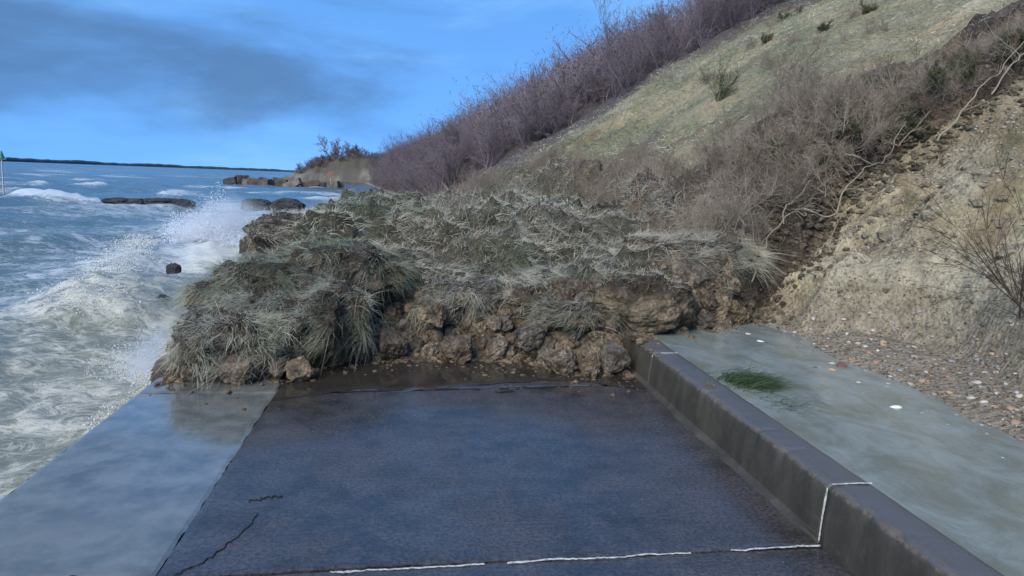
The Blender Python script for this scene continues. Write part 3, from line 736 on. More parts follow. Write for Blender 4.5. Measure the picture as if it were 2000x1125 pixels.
for i in range(210):
    x = rng.uniform(-0.35, 1.85); d = rng.random() ** 0.8 * 0.95
    y = np.interp(x, FX, FY) + d + 0.0; s = 0.03 + 0.075 * rng.random() ** 1.6
    kk_ = int(rng.integers(12))
    lab = '%s %s soil clod %s of the heap, %s' % (['tiny', 'small', 'middling'][min(2, int((s - 0.035) / 0.026))], ['brown', 'tan', 'grey', 'ochre'][kk_ % 4], ['at the foot', 'low in the front', 'halfway up the front', 'near the top'][min(3, int(d / 0.24))], ['by the dark hollow', 'on its seaward third', 'at its middle', 'on its landward third', 'by the low wall'][min(4, int((x + 0.35) / 0.44))])
    clod(x, y, ground(x, y) + s * 0.35, s, lab, kk_)
for i in range(40):
    x = rng.uniform(-1.8, -0.4); y = np.interp(x, FX, FY) - 0.05 + rng.random() * 0.3; s = rng.uniform(0.03, 0.085)
    zc = max(0.02, rng.uniform(0, 0.28)); kk_ = int(rng.integers(12))
    clod(x, y, zc, s, '%s %s clod under the seaward tussocks, %s, %s' % (['small', 'middling'][s > 0.06], ['brown', 'tan', 'grey', 'ochre'][kk_ % 4], ['resting on the concrete', 'lodged in the face'][zc > 0.1], ['by the sea edge', 'above the pale apron', 'by the dark hollow'][min(2, int((x + 1.8) / 0.47))]), kk_)
for i in range(70):
    x = rng.uniform(2.45, 3.35); y = np.interp(x, FX, FY) - 0.1 + rng.random() * 0.7; s = rng.uniform(0.04, 0.12)
    kk_ = int(rng.integers(12))
    clod(x, y, ground(x, y) + s * 0.3, s, '%s %s clod right of the arched block, %s, %s' % (['small', 'middling', 'large'][min(2, int((s - 0.04) / 0.027))], ['brown', 'tan', 'grey', 'ochre'][kk_ % 4], ['beside the block', 'in the middle', 'against the clay slope'][min(2, int((x - 2.45) / 0.3))], ['at the water', 'higher up'][y > np.interp(x, FX, FY) + 0.25]), kk_)

def lump_mass(name, PTS, size, col, mat, parent=None, n=2, squash=0.7, **kw):
    """many small irregular lumps as one mesh"""
    bv, bf = cubesphere(n); k = len(PTS)
    r = 1 + 0.35 * rng.normal(0, 0.5, (k, len(bv))).clip(-1, 1)
    V = bv[None] * r[..., None] * size[:, None, None] * rng.uniform(0.7, 1.3, (k, 1, 3))
    V[..., 2] *= squash
    a = rng.uniform(0, 6.28, k); c, s = np.cos(a)[:, None], np.sin(a)[:, None]
    V = np.stack([V[..., 0] * c - V[..., 1] * s, V[..., 0] * s + V[..., 1] * c, V[..., 2]], -1) + PTS[:, None]
    Fc = (bf[None] + (np.arange(k) * len(bv))[:, None, None]).reshape(-1, 4)
    return link(name, mesh_np(name, V.reshape(-1, 3), Fc, np.repeat(col, len(bv), 0), smooth=False), mat, parent, **kw)

k = 1900
x = rng.uniform(-1.9, 3.4, k); y = np.interp(x, FX, FY) + rng.random(k) ** 1.3 * 0.9 - 0.06; s = rng.uniform(0.010, 0.035, k)
th_ = rng.random(k) < 0.28; y = np.where(th_, np.interp(x, FX, FY) - np.abs(rng.normal(0, 0.22, k)), y); s = np.where(th_, s * rng.uniform(0.25, 0.8, k), s)
PT = np.stack([x, y, np.maximum(ground(x, y), 0.0) + s * 0.2], 1)
cc = lerp3((0.10, 0.07, 0.045), (0.26, 0.19, 0.12), rng.random(k))
lump_mass('soil_crumbs', PT, s, cc, M_SOIL, label='fine crumbs of brown soil between the clods', cat='soil', kind='stuff')
# scarp lumps up the slope beside the slip, and lumps on the clay
k = 1700
t = rng.random(k); x = 3.3 + t * 5.0; y = np.interp(x, FX, FY) + rng.normal(0.05, 0.22, k); s = rng.uniform(0.012, 0.05, k)
PT = np.stack([x, y, ground(x, y) + s * 0.15], 1)
lump_mass('scarp_lumps', PT, s, lerp3((0.085, 0.065, 0.045), (0.20, 0.16, 0.11), rng.random(k)), M_SOIL, label='broken brown soil along the scarp between slip and clay slope', cat='soil', kind='stuff')
k = 9000
x = rng.uniform(3.3, 8.5, k); y = rng.uniform(3.2, 9.3, k); kk = (x > toe(y) + 0.1) & (y < np.interp(x, FX, FY) + 0.1); x, y = x[kk], y[kk]
s = rng.uniform(0.010, 0.035, len(x)) * rng.uniform(0.5, 1.1, len(x))
lump_mass('clay_lumps', np.stack([x, y, hill(x, y) + s * 0.1], 1), s, lerp3((0.23, 0.20, 0.14), (0.42, 0.37, 0.275), rng.random(len(x))), M_CLAY, n=1, label='crumbled grey-buff clay lumps strewn over the bare slope', cat='clay', kind='stuff')

# ------------------------------------------------------------------ pebbles
PBV, PBF = cubesphere(4)
peb = []
for k in range(8):
    r = 1 + 0.22 * fbm(PBV[:, 0] * 1.4 + k, PBV[:, 1] * 1.4, PBV[:, 2] * 1.4, seed=400 + k, oct=2)
    me = mesh_np('pebble', PBV * r[:, None] * np.array([1, rng.uniform(0.6, 0.95), rng.uniform(0.45, 0.7)]), PBF); me.materials.append(M_STONE); peb.append(me)
tones = [(0.30, 0.25, 0.19), (0.42, 0.38, 0.32), (0.16, 0.13, 0.11), (0.36, 0.25, 0.15), (0.45, 0.41, 0.35), (0.22, 0.20, 0.19), (0.28, 0.18, 0.115), (0.30, 0.28, 0.26)]
def pebble(x, y, s, col, label, z=None):
    o = link('pebble', peb[rng.integers(8)], loc=(x, y, (max(float(hill(x, y)), 0.225) if z is None else z) + s * 0.08), label=label, cat='pebble', group='pebbles on the shingle strip')
    o.scale = (s, s, s); o.rotation_euler = (rng.normal(0, 0.25), rng.normal(0, 0.25), rng.uniform(0, 6.28)); o.color = (*col, 1)
for (x, y, s, c, lab) in [(3.37, 5.32, 0.062, (0.16, 0.075, 0.05), 'large dark red-brown cobble at the water edge'), (3.22, 5.22, 0.04, (0.60, 0.33, 0.14), 'bright orange stone beside the dark red-brown cobble'),
                          (3.10, 4.27, 0.045, (0.70, 0.70, 0.64), 'smooth white stone lying in the shallow water'), (3.12, 6.22, 0.045, (0.72, 0.68, 0.60), 'white angular flint at the water edge near the slip'),
                          (3.34, 5.42, 0.042, (0.56, 0.40, 0.26), 'tan stone behind the dark red-brown cobble'), (3.12, 5.28, 0.03, (0.06, 0.05, 0.045), 'small black stone in front of the orange stone'),
                          (3.15, 6.55, 0.038, (0.66, 0.62, 0.56), 'pale flint against the dark clods')]:
    pebble(x, y, s, c, lab)
for i in range(270):
    y = rng.uniform(3.3, 6.7); x = rng.uniform(3.05, float(toe(y)) + 0.15)
    s = rng.uniform(0.010, 0.030) * (1.25 if rng.random() < 0.15 else 1)
    kt = int(rng.integers(8))
    lab = '%s %s pebble on the shingle strip, %s, %s' % ('tiny' if s < 0.017 else 'small' if s < 0.024 else 'larger', ['brown', 'pale grey', 'dark brown', 'tan', 'whitish', 'dark grey', 'reddish', 'grey'][kt], ['at the water edge', 'midway up the strip', 'under the clay slope'][min(2, int((x - 3.05) / 0.42))], ['near the picture edge', 'near the white stone', 'near the red-brown cobble', 'near the slip'][min(3, int((y - 3.3) / 0.85))])
    pebble(x, y, s, np.array(tones[kt]) * rng.uniform(0.8, 1.2), lab)
k = 5200
y = rng.uniform(3.0, 6.8, k); x = 2.95 + rng.random(k) ** 0.9 * (toe(y) + 0.25 - 2.95); s = rng.uniform(0.004, 0.013, k)
lump_mass('gravel', np.stack([x, y, np.maximum(hill(x, y), 0.2) + s * 0.2], 1), s, np.array(tones)[rng.integers(0, 8, k)] * rng.uniform(0.7, 1.1, (k, 1)), M_GRAVEL, n=1, label='fine shingle between clay slope and murky water', cat='gravel', kind='stuff')
k = 650
x = rng.uniform(3.6, 8.5, k); y = rng.uniform(3.2, 9.0, k); kk = (x > toe(y) + 0.5) & (y < np.interp(x, FX, FY) - 0.1) & (fbm(x * 0.9, y * 0.9, seed=68) > -0.1); x, y = x[kk], y[kk]
s = 0.03 + 0.06 * rng.random(len(x)) ** 2
lump_mass('slumped_clay', np.stack([x, y, hill(x, y) - s * 0.15], 1), s, lerp3((0.19, 0.155, 0.10), (0.33, 0.28, 0.195), rng.random(len(x))), M_SOIL, n=3, label='slumped clay clods scattered over the bare slope', cat='clay', kind='stuff')
k = 1300
x = rng.uniform(3.4, 8.5, k); y = rng.uniform(3.2, 9.2, k); kk = (x > toe(y)) & (y < np.interp(x, FX, FY)); x, y = x[kk], y[kk]
s = rng.uniform(0.007, 0.022, len(x))
lump_mass('flints', np.stack([x, y, hill(x, y) + s * 0.4], 1), s, lerp3((0.45, 0.36, 0.24), (0.78, 0.75, 0.68), rng.random(len(x))), M_GRAVEL, n=1, label='scattered pale flints in the clay slope', cat='gravel', kind='stuff')
k = 600                                          # grit on the wet slab
x = rng.uniform(-0.95, 1.84, k); y = rng.uniform(1.5, 6.3, k); s = rng.uniform(0.001, 0.0032, k)
lump_mass('grit', np.stack([x, y, 0.003 + 0 * x], 1), s, np.array(tones)[rng.integers(0, 8, k)], M_GRAVEL, n=1, label='tiny grit sprinkled over the wet slab', cat='grit', kind='stuff')

# ------------------------------------------------------------------ twiggy plants
def grow(g, p, d, L, r, lvl, out, wob, nb, ang, ratio, lift, ns=4, lv0=None):
    lv0 = lvl if lv0 is None else lv0
    for i in range(ns):
        d = d + g.normal(0, wob, 3); d[2] += lift; d /= np.linalg.norm(d)
        qn = p + d * (L / ns); ra, rb = r * (1 - 0.65 * i / ns), r * (1 - 0.65 * (i + 1) / ns)
        out.append((p, qn, ra, rb, lv0 - lvl))
        if lvl > 0:
            for _ in range(nb):
                e = d + g.normal(0, ang, 3); e /= np.linalg.norm(e)
                grow(g, qn, e, L * ratio * g.uniform(0.6, 1.2), rb * 0.6, lvl - 1, out, wob, nb, ang, ratio, lift, 3, lv0)
        p = qn
def seg_arrays(out):
    return np.array([o[0] for o in out]), np.array([o[1] for o in out]), np.array([o[2] for o in out]), np.array([o[3] for o in out]), np.array([o[4] for o in out])
def plant(seed, stems, L, r, lvl, wob, nb, ang, ratio, lift, spread, splay, rmin=0.0):
    g = np.random.default_rng(seed); out = []
    for k in range(stems):
        p = np.array([*g.normal(0, spread, 2), -0.05]); d = np.array([*g.normal(0, splay, 2), 1.0]); d /= np.linalg.norm(d)
        grow(g, p, d, L * g.uniform(0.7, 1.15), r * g.uniform(0.7, 1.2), lvl, out, wob, nb, ang, ratio, lift)
    a = seg_arrays(out)
    return a[0], a[1], np.maximum(a[2], rmin), np.maximum(a[3], rmin), a[4]

def put(name, mt, parts, x, y, z, s, rz, label, cat, group, tilt=(0, 0), color=None):
    """a plant thing with copies of its parts that share mesh data"""
    t = link(name, None, loc=(x, y, z), label=label, cat=cat, group=group)
    t.rotation_euler = (tilt[0], tilt[1], rz); t.scale = (s, s, s * (1 + 0.2 * (rng.random() - 0.5)))
    for pn, me in parts: link(pn, me, mt, t, kind='stuff' if pn in ('stems', 'twigs', 'spines') else None)
    return t

def tree_parts(args, mt, trunk_sides=6, names=('trunk', 'crown')):
    a = plant(*args); tr = a[4] == 0
    V, Fq = tubes(a[0][tr], a[1][tr], a[2][tr], a[3][tr], trunk_sides); m1 = mesh_np('trunk', V, Fq); m1.materials.append(mt)
    V, Fq = tubes(a[0][~tr], a[1][~tr], a[2][~tr], a[3][~tr], 3); m2 = mesh_np('crown', V, Fq); m2.materials.append(mt)
    return [(names[0], m1), (names[1], m2)], a

# the leafless wood: bushy many-stemmed trees with fine upright twigs
wood_protos = [tree_parts((500 + k, 6, 2.1, 0.032, 3, 0.14, 2, 0.55, 0.50, 0.03, 0.03, 0.55, 0.005), M_TWIG) for k in range(4)]
print('wood proto segs', [len(p[1][0]) for p in wood_protos])
def in_wood(x, y):
    d = x - toe(y)
    edge = 31 + 2.5 * fbm(d * 0.25, d * 0 + 2, seed=111) + 6 * sst(6, 0, d) - 3.0 * sst(10, 22, d)
    return (y > edge) & (d > -0.2)
tr_pos = []
g2 = np.random.default_rng(5)
for y in np.arange(26, 100, 1.0):
    for d in np.arange(0.2, 30, 1.15):
        yy = y + g2.uniform(-0.6, 0.6); xx = float(toe(yy)) + d + g2.uniform(-0.6, 0.6)
        if in_wood(np.array(xx), np.array(yy)): tr_pos.append((xx, yy, d))
tr_pos = np.array(tr_pos)
# those that show: first ranks towards the camera, and the seaward rank
def pick(tp):
    edge = tp[:, 1] < 36.5
    sea = tp[:, 2] < 2.6
    return edge | sea
print('wood candidates', len(tr_pos))
front = pick(tr_pos)
mass = tr_pos[~front]; mass = mass[(g2.random(len(mass)) < np.interp(mass[:, 1], [30, 60, 100], [0.62, 0.30, 0.12]))]
fr = tr_pos[front]; fr = fr[np.argsort(fr[:, 1])]
if len(fr) > 190: fr = fr[np.sort(g2.choice(len(fr), 190, replace=False))]
def nth(n): return '%d%s' % (n, 'th' if 10 <= n % 100 <= 20 else {1: 'st', 2: 'nd', 3: 'rd'}.get(n % 10, 'th'))
cnt_row = {}
for i, (x, y, d) in enumerate(fr[np.lexsort((fr[:, 1], fr[:, 2]))]):
    k = i % 4
    sz = g2.uniform(0.55, 1.1) if y < 37 else g2.uniform(0.75, 1.15)
    hgt_ = 'low' if sz < 0.72 else 'middling' if sz < 0.95 else 'tall'
    if y < 37: row = ['first', 'second', 'third'][min(2, int(max(0, y - 29) / 2.7))]
    else: row = 'edge'
    cnt_row[row] = cnt_row.get(row, 0) + 1
    if row != 'edge': lab = '%s leafless tree, %s up the slope in the %s rank of the wood' % (hgt_, nth(cnt_row[row]), row)
    else: lab = '%s leafless tree, %s along the seaward edge of the wood' % (hgt_, nth(cnt_row[row]))
    put('bare_tree', M_TWIG, wood_protos[k][0], x, y, float(hill(x, y)) - 0.15, sz, g2.uniform(0, 6.28), lab, 'tree', 'leafless trees at the edge of the wood')
VV = []; FF = []; off = 0
lite = []
for k in range(4):
    a = wood_protos[k][1]; s_ = (a[4] < 2) | (np.random.default_rng(k).random(len(a[4])) < 0.075)
    lite.append(strips(a[0][s_], a[1][s_], a[2][s_] * 2.6, a[3][s_] * 2.6))
for i, (x, y, d) in enumerate(mass):
    V, Fq = lite[i % 4]; a = g2.uniform(0, 6.28); c, s = math.cos(a), math.sin(a); sc = g2.uniform(0.8, 1.25)
    Vr = np.stack([V[:, 0] * c - V[:, 1] * s, V[:, 0] * s + V[:, 1] * c, V[:, 2]], 1) * sc + np.array([x, y, float(hill(x, y)) - 0.1])
    VV.append(Vr); FF.append(Fq + off); off += len(V)
link('thicket', mesh_np('thicket', np.concatenate(VV), np.concatenate(FF), smooth=False), M_TWIG, label='mass of leafless purple-brown trees covering the hillside', cat='wood', kind='stuff')
print('thicket tris', 2 * sum(len(f) for f in FF), 'front', len(fr))

# scrub on the slip: grey-brown tangle
scrub_protos = [tree_parts((600 + k, 9, 0.62, 0.010, 2, 0.22, 3, 0.55, 0.55, 0.02, 0.28, 0.7, 0.0022), M_SCRUB, 4, ('stems', 'twigs'))[0] for k in range(5)]
gorse_protos = []
for k in range(4):
    a = plant(640 + k, 8, 0.55, 0.012, 2, 0.15, 3, 0.5, 0.5, 0.05, 0.22, 0.6, 0.003)
    V, Fq = tubes(a[0], a[1], a[2], a[3], 3); m1 = mesh_np('stems', V, Fq); m1.materials.append(M_SCRUB)
    s_ = np.repeat(np.where(a[4] >= 1)[0], 7); n = len(s_); t = rng.random((n, 1))
    P = a[0][s_] * (1 - t) + a[1][s_] * t; D = rng.normal(0, 1, (n, 3)); D[:, 2] += 0.5; D /= np.linalg.norm(D, axis=1)[:, None]
    V, Fc, Cc = blades(P, D, D * 0, rng.uniform(0.04, 0.08, n), np.full(n, 0.008), np.ones((n, 3)), 1)
    m2 = mesh_np('spines', V, Fc, smooth=False); m2.materials.append(M_GORSE); gorse_protos.append([('stems', m1), ('spines', m2)])
g3 = np.random.default_rng(8)
spots = []
while len(spots) < 100:
    x = g3.uniform(2.6, 8.0); f = float(np.interp(x, FX, FY)); y = f + g3.uniform(0.15, 1.6) * (1.0 if x > 4.2 else 1.6)
    if x < 3.3 and y < 9.5: continue
    spots.append((x, y, y - f))
for cnt, (x, y, bk) in enumerate(sorted(spots)):
    sz = g3.uniform(0.42, 0.75) * float(np.interp(x, [4.5, 6.5], [1, 0.72])); tl = g3.normal(-0.15, 0.25)
    lab = '%s scrub bush %s, %s scarp, %s from its foot' % (['small', 'middling', 'large'][min(2, int(max(0, sz - 0.38) / 0.12))], 'leaning seaward' if tl < -0.25 else 'leaning uphill' if tl > 0.0 else 'upright', ['on the lip of the', 'just behind the', 'set back from the', 'far behind the'][min(3, int((bk - 0.15) / 0.6))], '%d%s' % (cnt + 1, 'th' if 10 <= (cnt + 1) % 100 <= 20 else {1: 'st', 2: 'nd', 3: 'rd'}.get((cnt + 1) % 10, 'th')))
    put('scrub_bush', M_SCRUB, scrub_protos[cnt % 5], x, y, float(ground(x, y)), sz, g3.uniform(0, 6.28), lab, 'bush', 'scrub bushes on the slumped bank', (g3.normal(0, 0.25), tl))
for i in range(45):
    y = g3.uniform(11, 22); x = float(toe(y)) + g3.uniform(-1.5, 2.6)
    sz = g3.uniform(0.4, 0.75)
    lab = '%s bush in rough grass %s, %s' % ('small' if sz < 0.52 else 'low' if sz < 0.64 else 'larger', ['near the slip', 'closer to slip than wood', 'closer to wood than slip', 'near the wood'][min(3, int((y - 11) / 2.8))], ['beside the promenade', 'at the toe of the slope', 'up the slope'][min(2, int((x - float(toe(y)) + 1.5) / 1.4))])
    put('scrub_bush', M_SCRUB, scrub_protos[i % 5], x, y, float(ground(x, y)), sz, g3.uniform(0, 6.28), lab, 'bush', 'low bushes between slip and wood', (g3.normal(0, 0.2), g3.normal(0, 0.2)))
for (x, y, s, lab) in [(7.6, 8.75, 0.6, 'dark green gorse bush at the top of the scarp, cut by the picture edge'), (5.9, 9.0, 0.5, 'dark green gorse bush in the middle of the scarp edge'), (6.6, 8.95, 0.55, 'gorse bush between the middle and top bushes of the scarp edge'),
                       (5.2, 8.6, 0.5, 'gorse bush where the scarp begins to steepen'), (4.5, 8.8, 0.5, 'gorse bush set back among the brambles'), (7.2, 9.2, 0.5, 'gorse bush behind the top of the scarp'), (6.2, 8.9, 0.4, 'low gorse bush squeezed between two larger ones on the scarp edge'), (5.5, 8.75, 0.38, 'smallest gorse bush on the scarp edge'), (8.2, 8.9, 0.6, 'gorse bush highest up the scarp'),
                       ]:
    put('gorse_bush', M_GORSE, gorse_protos[g3.integers(4)], x, y, float(ground(x, y)) - 0.05, s, g3.uniform(0, 6.28), lab, 'bush', 'gorse bushes along the scarp')
g5 = np.random.default_rng(31)
for i in range(16):
    x = g5.uniform(3.6, 7.6); y = float(np.interp(x, FX, FY)) + g5.uniform(0.25, 1.5); s_ = g5.uniform(0.25, 0.42)
    put('gorse_bush', M_GORSE, gorse_protos[i % 4], x, y, float(ground(x, y)) - 0.03, s_, g5.uniform(0, 6.28), 'small dark green gorse sprig among the brambles, %s from the scarp foot' % nth(1 + int((x - 3.6) / 0.25)), 'bush', 'gorse bushes along the scarp')
for i in range(34):
    y = g5.uniform(13.5, 29); d = g5.uniform(3.0, 13.0); x = float(toe(y)) + d; s_ = g5.uniform(0.28, 0.6); go = i % 6 == 0
    lab = '%s %s on the grass slope, %s, %s' % ('small' if s_ < 0.42 else 'larger', 'dark gorse clump' if go else 'brown leafless shrub', ['nearest the slip', 'midway to the wood', 'close under the wood'][min(2, int((y - 13.5) / 5.2))], ['low down', 'halfway up', 'high up'][min(2, int((d - 3) / 3.4))])
    put('slope_bush', M_GORSE if go else M_SCRUB, (gorse_protos if go else scrub_protos)[i % 4], x, y, float(ground(x, y)) - 0.05, s_ * 1.0, g5.uniform(0, 6.28), lab, 'bush', 'bushes on the grass slope')
def shrub_at(seed, x, y, s, mt, lab, name='bare_shrub', args=None, tilt=(0, 0)):
    parts = tree_parts((seed, 7, 0.8, 0.012, 2, 0.08, 3, 0.4, 0.5, 0.04, 0.06, 0.45, 0.003) if args is None else (seed,) + args, mt, 4, ('stems', 'twigs'))[0]
    return put(name, mt, parts, x, y, float(ground(x, y)) - 0.03, s, 0, lab, 'bush', None, tilt)
shrub_at(701, 8.2, 16.5, 1.0, M_SCRUB, 'grey leafless shrub alone on the green slope')
shrub_at(702, 7.9, 19.5, 0.8, M_GORSE, 'small round dark bush on the grass slope')
shrub_at(704, 4.42, 4.75, 1.0, M_RED, 'reddish leafless shrub leaning from the clay slope at the picture edge', args=(5, 0.85, 0.009, 2, 0.06, 2, 0.32, 0.55, 0.0, 0.05, 0.25, 0.0018), tilt=(0.15, -0.55))

# pale broken branches lying on the scarp and slope
def branch(pts, r, lab, mt=M_PALE, seed=0, forks=3):
    P = np.array(pts, float); n = 26; s = np.linspace(0, 1, len(P)); t = np.linspace(0, 1, n)
    Q = np.stack([np.interp(t, s, P[:, i]) for i in range(3)], 1); g = np.random.default_rng(seed)
    ker = np.ones(5) / 5
    for i in range(3): Q[2:-2, i] = np.convolve(Q[:, i], ker, 'valid')
    Q += 0.07 * np.stack([fbm(t * 5, t * 0 + i, seed=seed + i) for i in range(3)], 1)
    rad = 0.62 * r * (1 - 0.7 * t)
    V, Fq = tubes(Q[:-1], Q[1:], rad[:-1], rad[1:], 6)
    o = link('fallen_branch', mesh_np('fallen_branch', V - Q[0], Fq), mt, loc=Q[0], label=lab, cat='branch', group='pale broken branches on the slip')
    out = []
    L = np.linalg.norm(P[-1] - P[0])
    for k in range(forks):
        i = g.integers(6, n - 3); d = Q[i + 1] - Q[i]; d = d / np.linalg.norm(d) + g.normal(0, 0.6, 3); d /= np.linalg.norm(d)
        grow(g, Q[i] - Q[0], d, L * g.uniform(0.2, 0.4), rad[i] * 0.6, 1, out, 0.15, 1, 0.5, 0.5, 0.0)
    if out:
        a = seg_arrays(out); V, Fq = tubes(a[0], a[1], np.maximum(a[2], 0.002), np.maximum(a[3], 0.0015), 4)
        link('side_twigs', mesh_np('side_twigs', V, Fq), mt, o, kind='stuff')
    return o
def G(x, y, h=0.05): return (x, y, float(ground(x, y)) + h)
#BRANCHES
branch([G(5.0, 8.35, 0.30), G(5.4, 8.4, 0.12), G(5.75, 8.6, 0.22), G(6.0, 8.75, 0.50)], 0.024, 'long pale branch curving up over the scarp', seed=1)
branch([G(4.3, 7.85, 0.35), G(4.65, 7.95, 0.25), G(5.0, 8.1, 0.32), G(5.35, 8.2, 0.30)], 0.022, 'pale zigzag branch lying along the scarp', seed=2)
branch([G(3.55, 7.35, 0.3), G(3.6, 7.5, 0.5), G(3.5, 7.7, 0.62)], 0.016, 'thin pale root hanging in front of the brambles', seed=3, forks=0)
branch([G(4.35, 7.6, 0.02), G(4.6, 7.75, 0.10), G(4.9, 7.95, 0.2)], 0.018, 'pale forked stick at the foot of the scarp', seed=4)
branch([G(6.3, 8.55, 0.22), G(6.75, 8.5, 0.25), G(7.2, 8.4, 0.45)], 0.022, 'pale limb reaching up to the topmost gorse', seed=5)
branch([G(4.4, 6.5, 0.05), G(4.6, 6.6, 0.12), G(4.75, 6.75, 0.05)], 0.012, 'small pale root sticking out of the clay slope', seed=6)
branch([G(4.1, 6.4, 0.03), G(4.3, 6.5, 0.08), G(4.5, 6.65, 0.08)], 0.011, 'curved root lying low on the clay slope', seed=7)
branch([G(5.6, 8.5, 0.30), G(5.9, 8.6, 0.42), G(6.3, 8.65, 0.48)], 0.018, 'pale crossing branch above the dark soil hollow', seed=8)
branch([G(3.8, 7.75, 0.35), G(4.1, 7.8, 0.5), G(4.5, 7.95, 0.40)], 0.016, 'pale stick arched among the brambles', seed=9)
branch([G(4.0, 7.8, 0.5), G(4.3, 7.85, 0.62), G(4.7, 8.1, 0.55)], 0.014, 'grey-pink dead branch crossing the bramble tangle', seed=10)
branch([G(6.9, 8.45, 0.2), G(7.3, 8.4, 0.35), G(7.8, 8.5, 0.3)], 0.018, 'pale broken branch below the highest gorse bush', seed=12)

# grass and dead stems over the slope between slip and wood, and on the upper slope
def slope_grass(n, xr, yr, L, wv, straw, keepf, seed):
    x = rng.uniform(*xr, n); y = yr[0] + (yr[1] - yr[0]) * rng.random(n) ** 1.5
    k = rng.random(n) < keepf(x, y); x, y = x[k], y[k]
    P = np.stack([x, y, ground(x, y)], 1); n = len(P); N = np.tile(unit([-0.5, 0, 0.85]), (n, 1))
    D, B = comb(P, N, 0.45)
    return blades(P, D, B, rng.uniform(*L, n), rng.uniform(*wv, n) * np.interp(y, [8, 30], [0.6, 1.6]), grass_col(P, n, straw) * np.array([0.98, 1.0, 0.92]), 2)
def kf(x, y):
    k = sst(11, 14.5, y + 1.2 * fbm(x * 0.7, y * 0.7, seed=121)) * (lobe_e(x, y) < 0.6) * (x > toe(y) + 0.1) * ~in_wood(x, y)
    return k * sst(-0.45, 0.05, fbm(x * 0.45, y * 0.45, seed=122)) 
V, Fc, Cg = slope_grass(150000, (1, 24), (9.5, 36), (0.08, 0.22), (0.007, 0.016), 0.0, kf, 1)
print('slope blades', len(V) // 5)
link('slope_grass', mesh_np('slope_grass', V, Fc, Cg, smooth=False), M_GRASS, label='rough grey-green grass on the slope below the wood', cat='grass', kind='stuff')
def ks(x, y): return sst(7.6, 9, y) * (lobe_e(x, y) > 0.5) * sst(-0.2, 0.3, fbm(x * 0.8, y * 0.8, seed=123))
x = rng.uniform(0.2, 8, 7000); y = rng.uniform(8, 24, 7000); k = rng.random(7000) < ks(x, y); x, y = x[k], y[k]; n = len(x)
P = np.stack([x, y, ground(x, y)], 1); D = np.array([0, 0, 1.0]) + rng.normal(0, 0.3, (n, 3)); D /= np.linalg.norm(D, axis=1)[:, None]
V, Fc, Cg = blades(P, D, rng.normal(0, 0.25, (n, 3)), rng.uniform(0.25, 0.6, n), rng.uniform(0.004, 0.009, n), lerp3((0.20, 0.155, 0.115), (0.42, 0.35, 0.26), rng.random(n)), 2)
link('dead_stems', mesh_np('dead_stems', V, Fc, Cg, smooth=False), M_GRASS, label='upright dead stalks among the brambles', cat='stalks', kind='stuff')

# tuft of grass high on the clay slope, weed in the ponded water
def tuft(name, x, y, n, rad, L, col, lab, cat, droop=0.6, z=None, wdt=0.004, flow=(0, 0)):
    P = np.stack([rng.normal(0, rad[0], n), rng.normal(0, rad[1], n), np.zeros(n)], 1)
    if z is None: P[:, 2] = ground(P[:, 0] + x, P[:, 1] + y) - float(ground(x, y))
    D = np.array([flow[0], flow[1], 0.8]) + rng.normal(0, 0.35, (n, 3)); D /= np.linalg.norm(D, axis=1)[:, None]
    B = rng.normal(0, 0.3, (n, 3)) + np.array([flow[0], flow[1], -droop])
    V, Fc, Cg = blades(P, D, B, rng.uniform(*L, n), np.full(n, wdt), lerp3(col[0], col[1], rng.random(n)), 3)
    link(name, mesh_np(name, V, Fc, Cg, smooth=False), M_GRASS, loc=(x, y, float(ground(x, y)) if z is None else z), label=lab, cat=cat)
tuft('water_weed', 2.33, 4.85, 1500, (0.08, 0.10), (0.06, 0.17), ((0.03, 0.058, 0.026), (0.085, 0.118, 0.05)), 'bright green weed clump in the murky water beside the wall', 'weed', 0.75, 0.235, 0.005, (0.6, -0.15))
tuft('water_weed', 2.36, 4.35, 400, (0.07, 0.12), (0.05, 0.12), ((0.05, 0.075, 0.045), (0.10, 0.13, 0.07)), 'faint second weed patch just below the bright green clump', 'weed', 0.85, 0.228, 0.004, (0.5, -0.3))
tuft('grass_tuft', 6.1, 7.2, 900, (0.15, 0.07), (0.12, 0.28), ((0.20, 0.20, 0.12), (0.40, 0.36, 0.25)), 'tuft of pale grass along a ledge of the clay slope', 'grass')
for (tx, ty, nn, lb) in ((5.2, 7.3, 260, 'small grass tuft below the scarp foot'), (5.9, 6.4, 260, 'grass tuft midway up the clay slope'), (6.6, 7.6, 320, 'grass tuft high on the clay slope near the scarp'), (4.9, 6.3, 160, 'tiny grass tuft low on the clay slope'), (7.2, 6.9, 320, 'grass tuft at the top edge of the clay slope')):
    tuft('grass_tuft', tx, ty, nn, (0.08, 0.05), (0.06, 0.18), ((0.17, 0.175, 0.09), (0.34, 0.30, 0.19)), lb, 'grass')
tuft('grass_tuft', 1.98, 4.62, 90, (0.02, 0.03), (0.015, 0.045), ((0.14, 0.14, 0.07), (0.25, 0.21, 0.11)), 'tiny moss tuft on the wall top', 'moss', 0.5, 0.28, 0.003)

# ------------------------------------------------------------------ sea rocks, ruins, headland, far shore
RKV, RKF = cubesphere(12)
def rock(x, y, z, rad, lab, seed, col=(0.028, 0.027, 0.027), name='sea_rock', grp='dark rocks standing in the surf'):
    r = 1 + 0.25 * fbm(RKV[:, 0] * 1.7, RKV[:, 1] * 1.7, RKV[:, 2] * 1.7, seed=seed, oct=4) + 0.15 * fbm(RKV[:, 0] * 3.5, RKV[:, 1] * 3.5, RKV[:, 2] * 3.5, seed=seed + 2, oct=3, ridged=True)
    o = link(name, mesh_np(name, np.sign(RKV) * np.abs(RKV) ** 0.8 * r[:, None] * np.array(rad), RKF, smooth=False), M_OLD, loc=(x, y, z), label=lab, cat='rock', group=grp); o.color = (*col, 1)
    return o
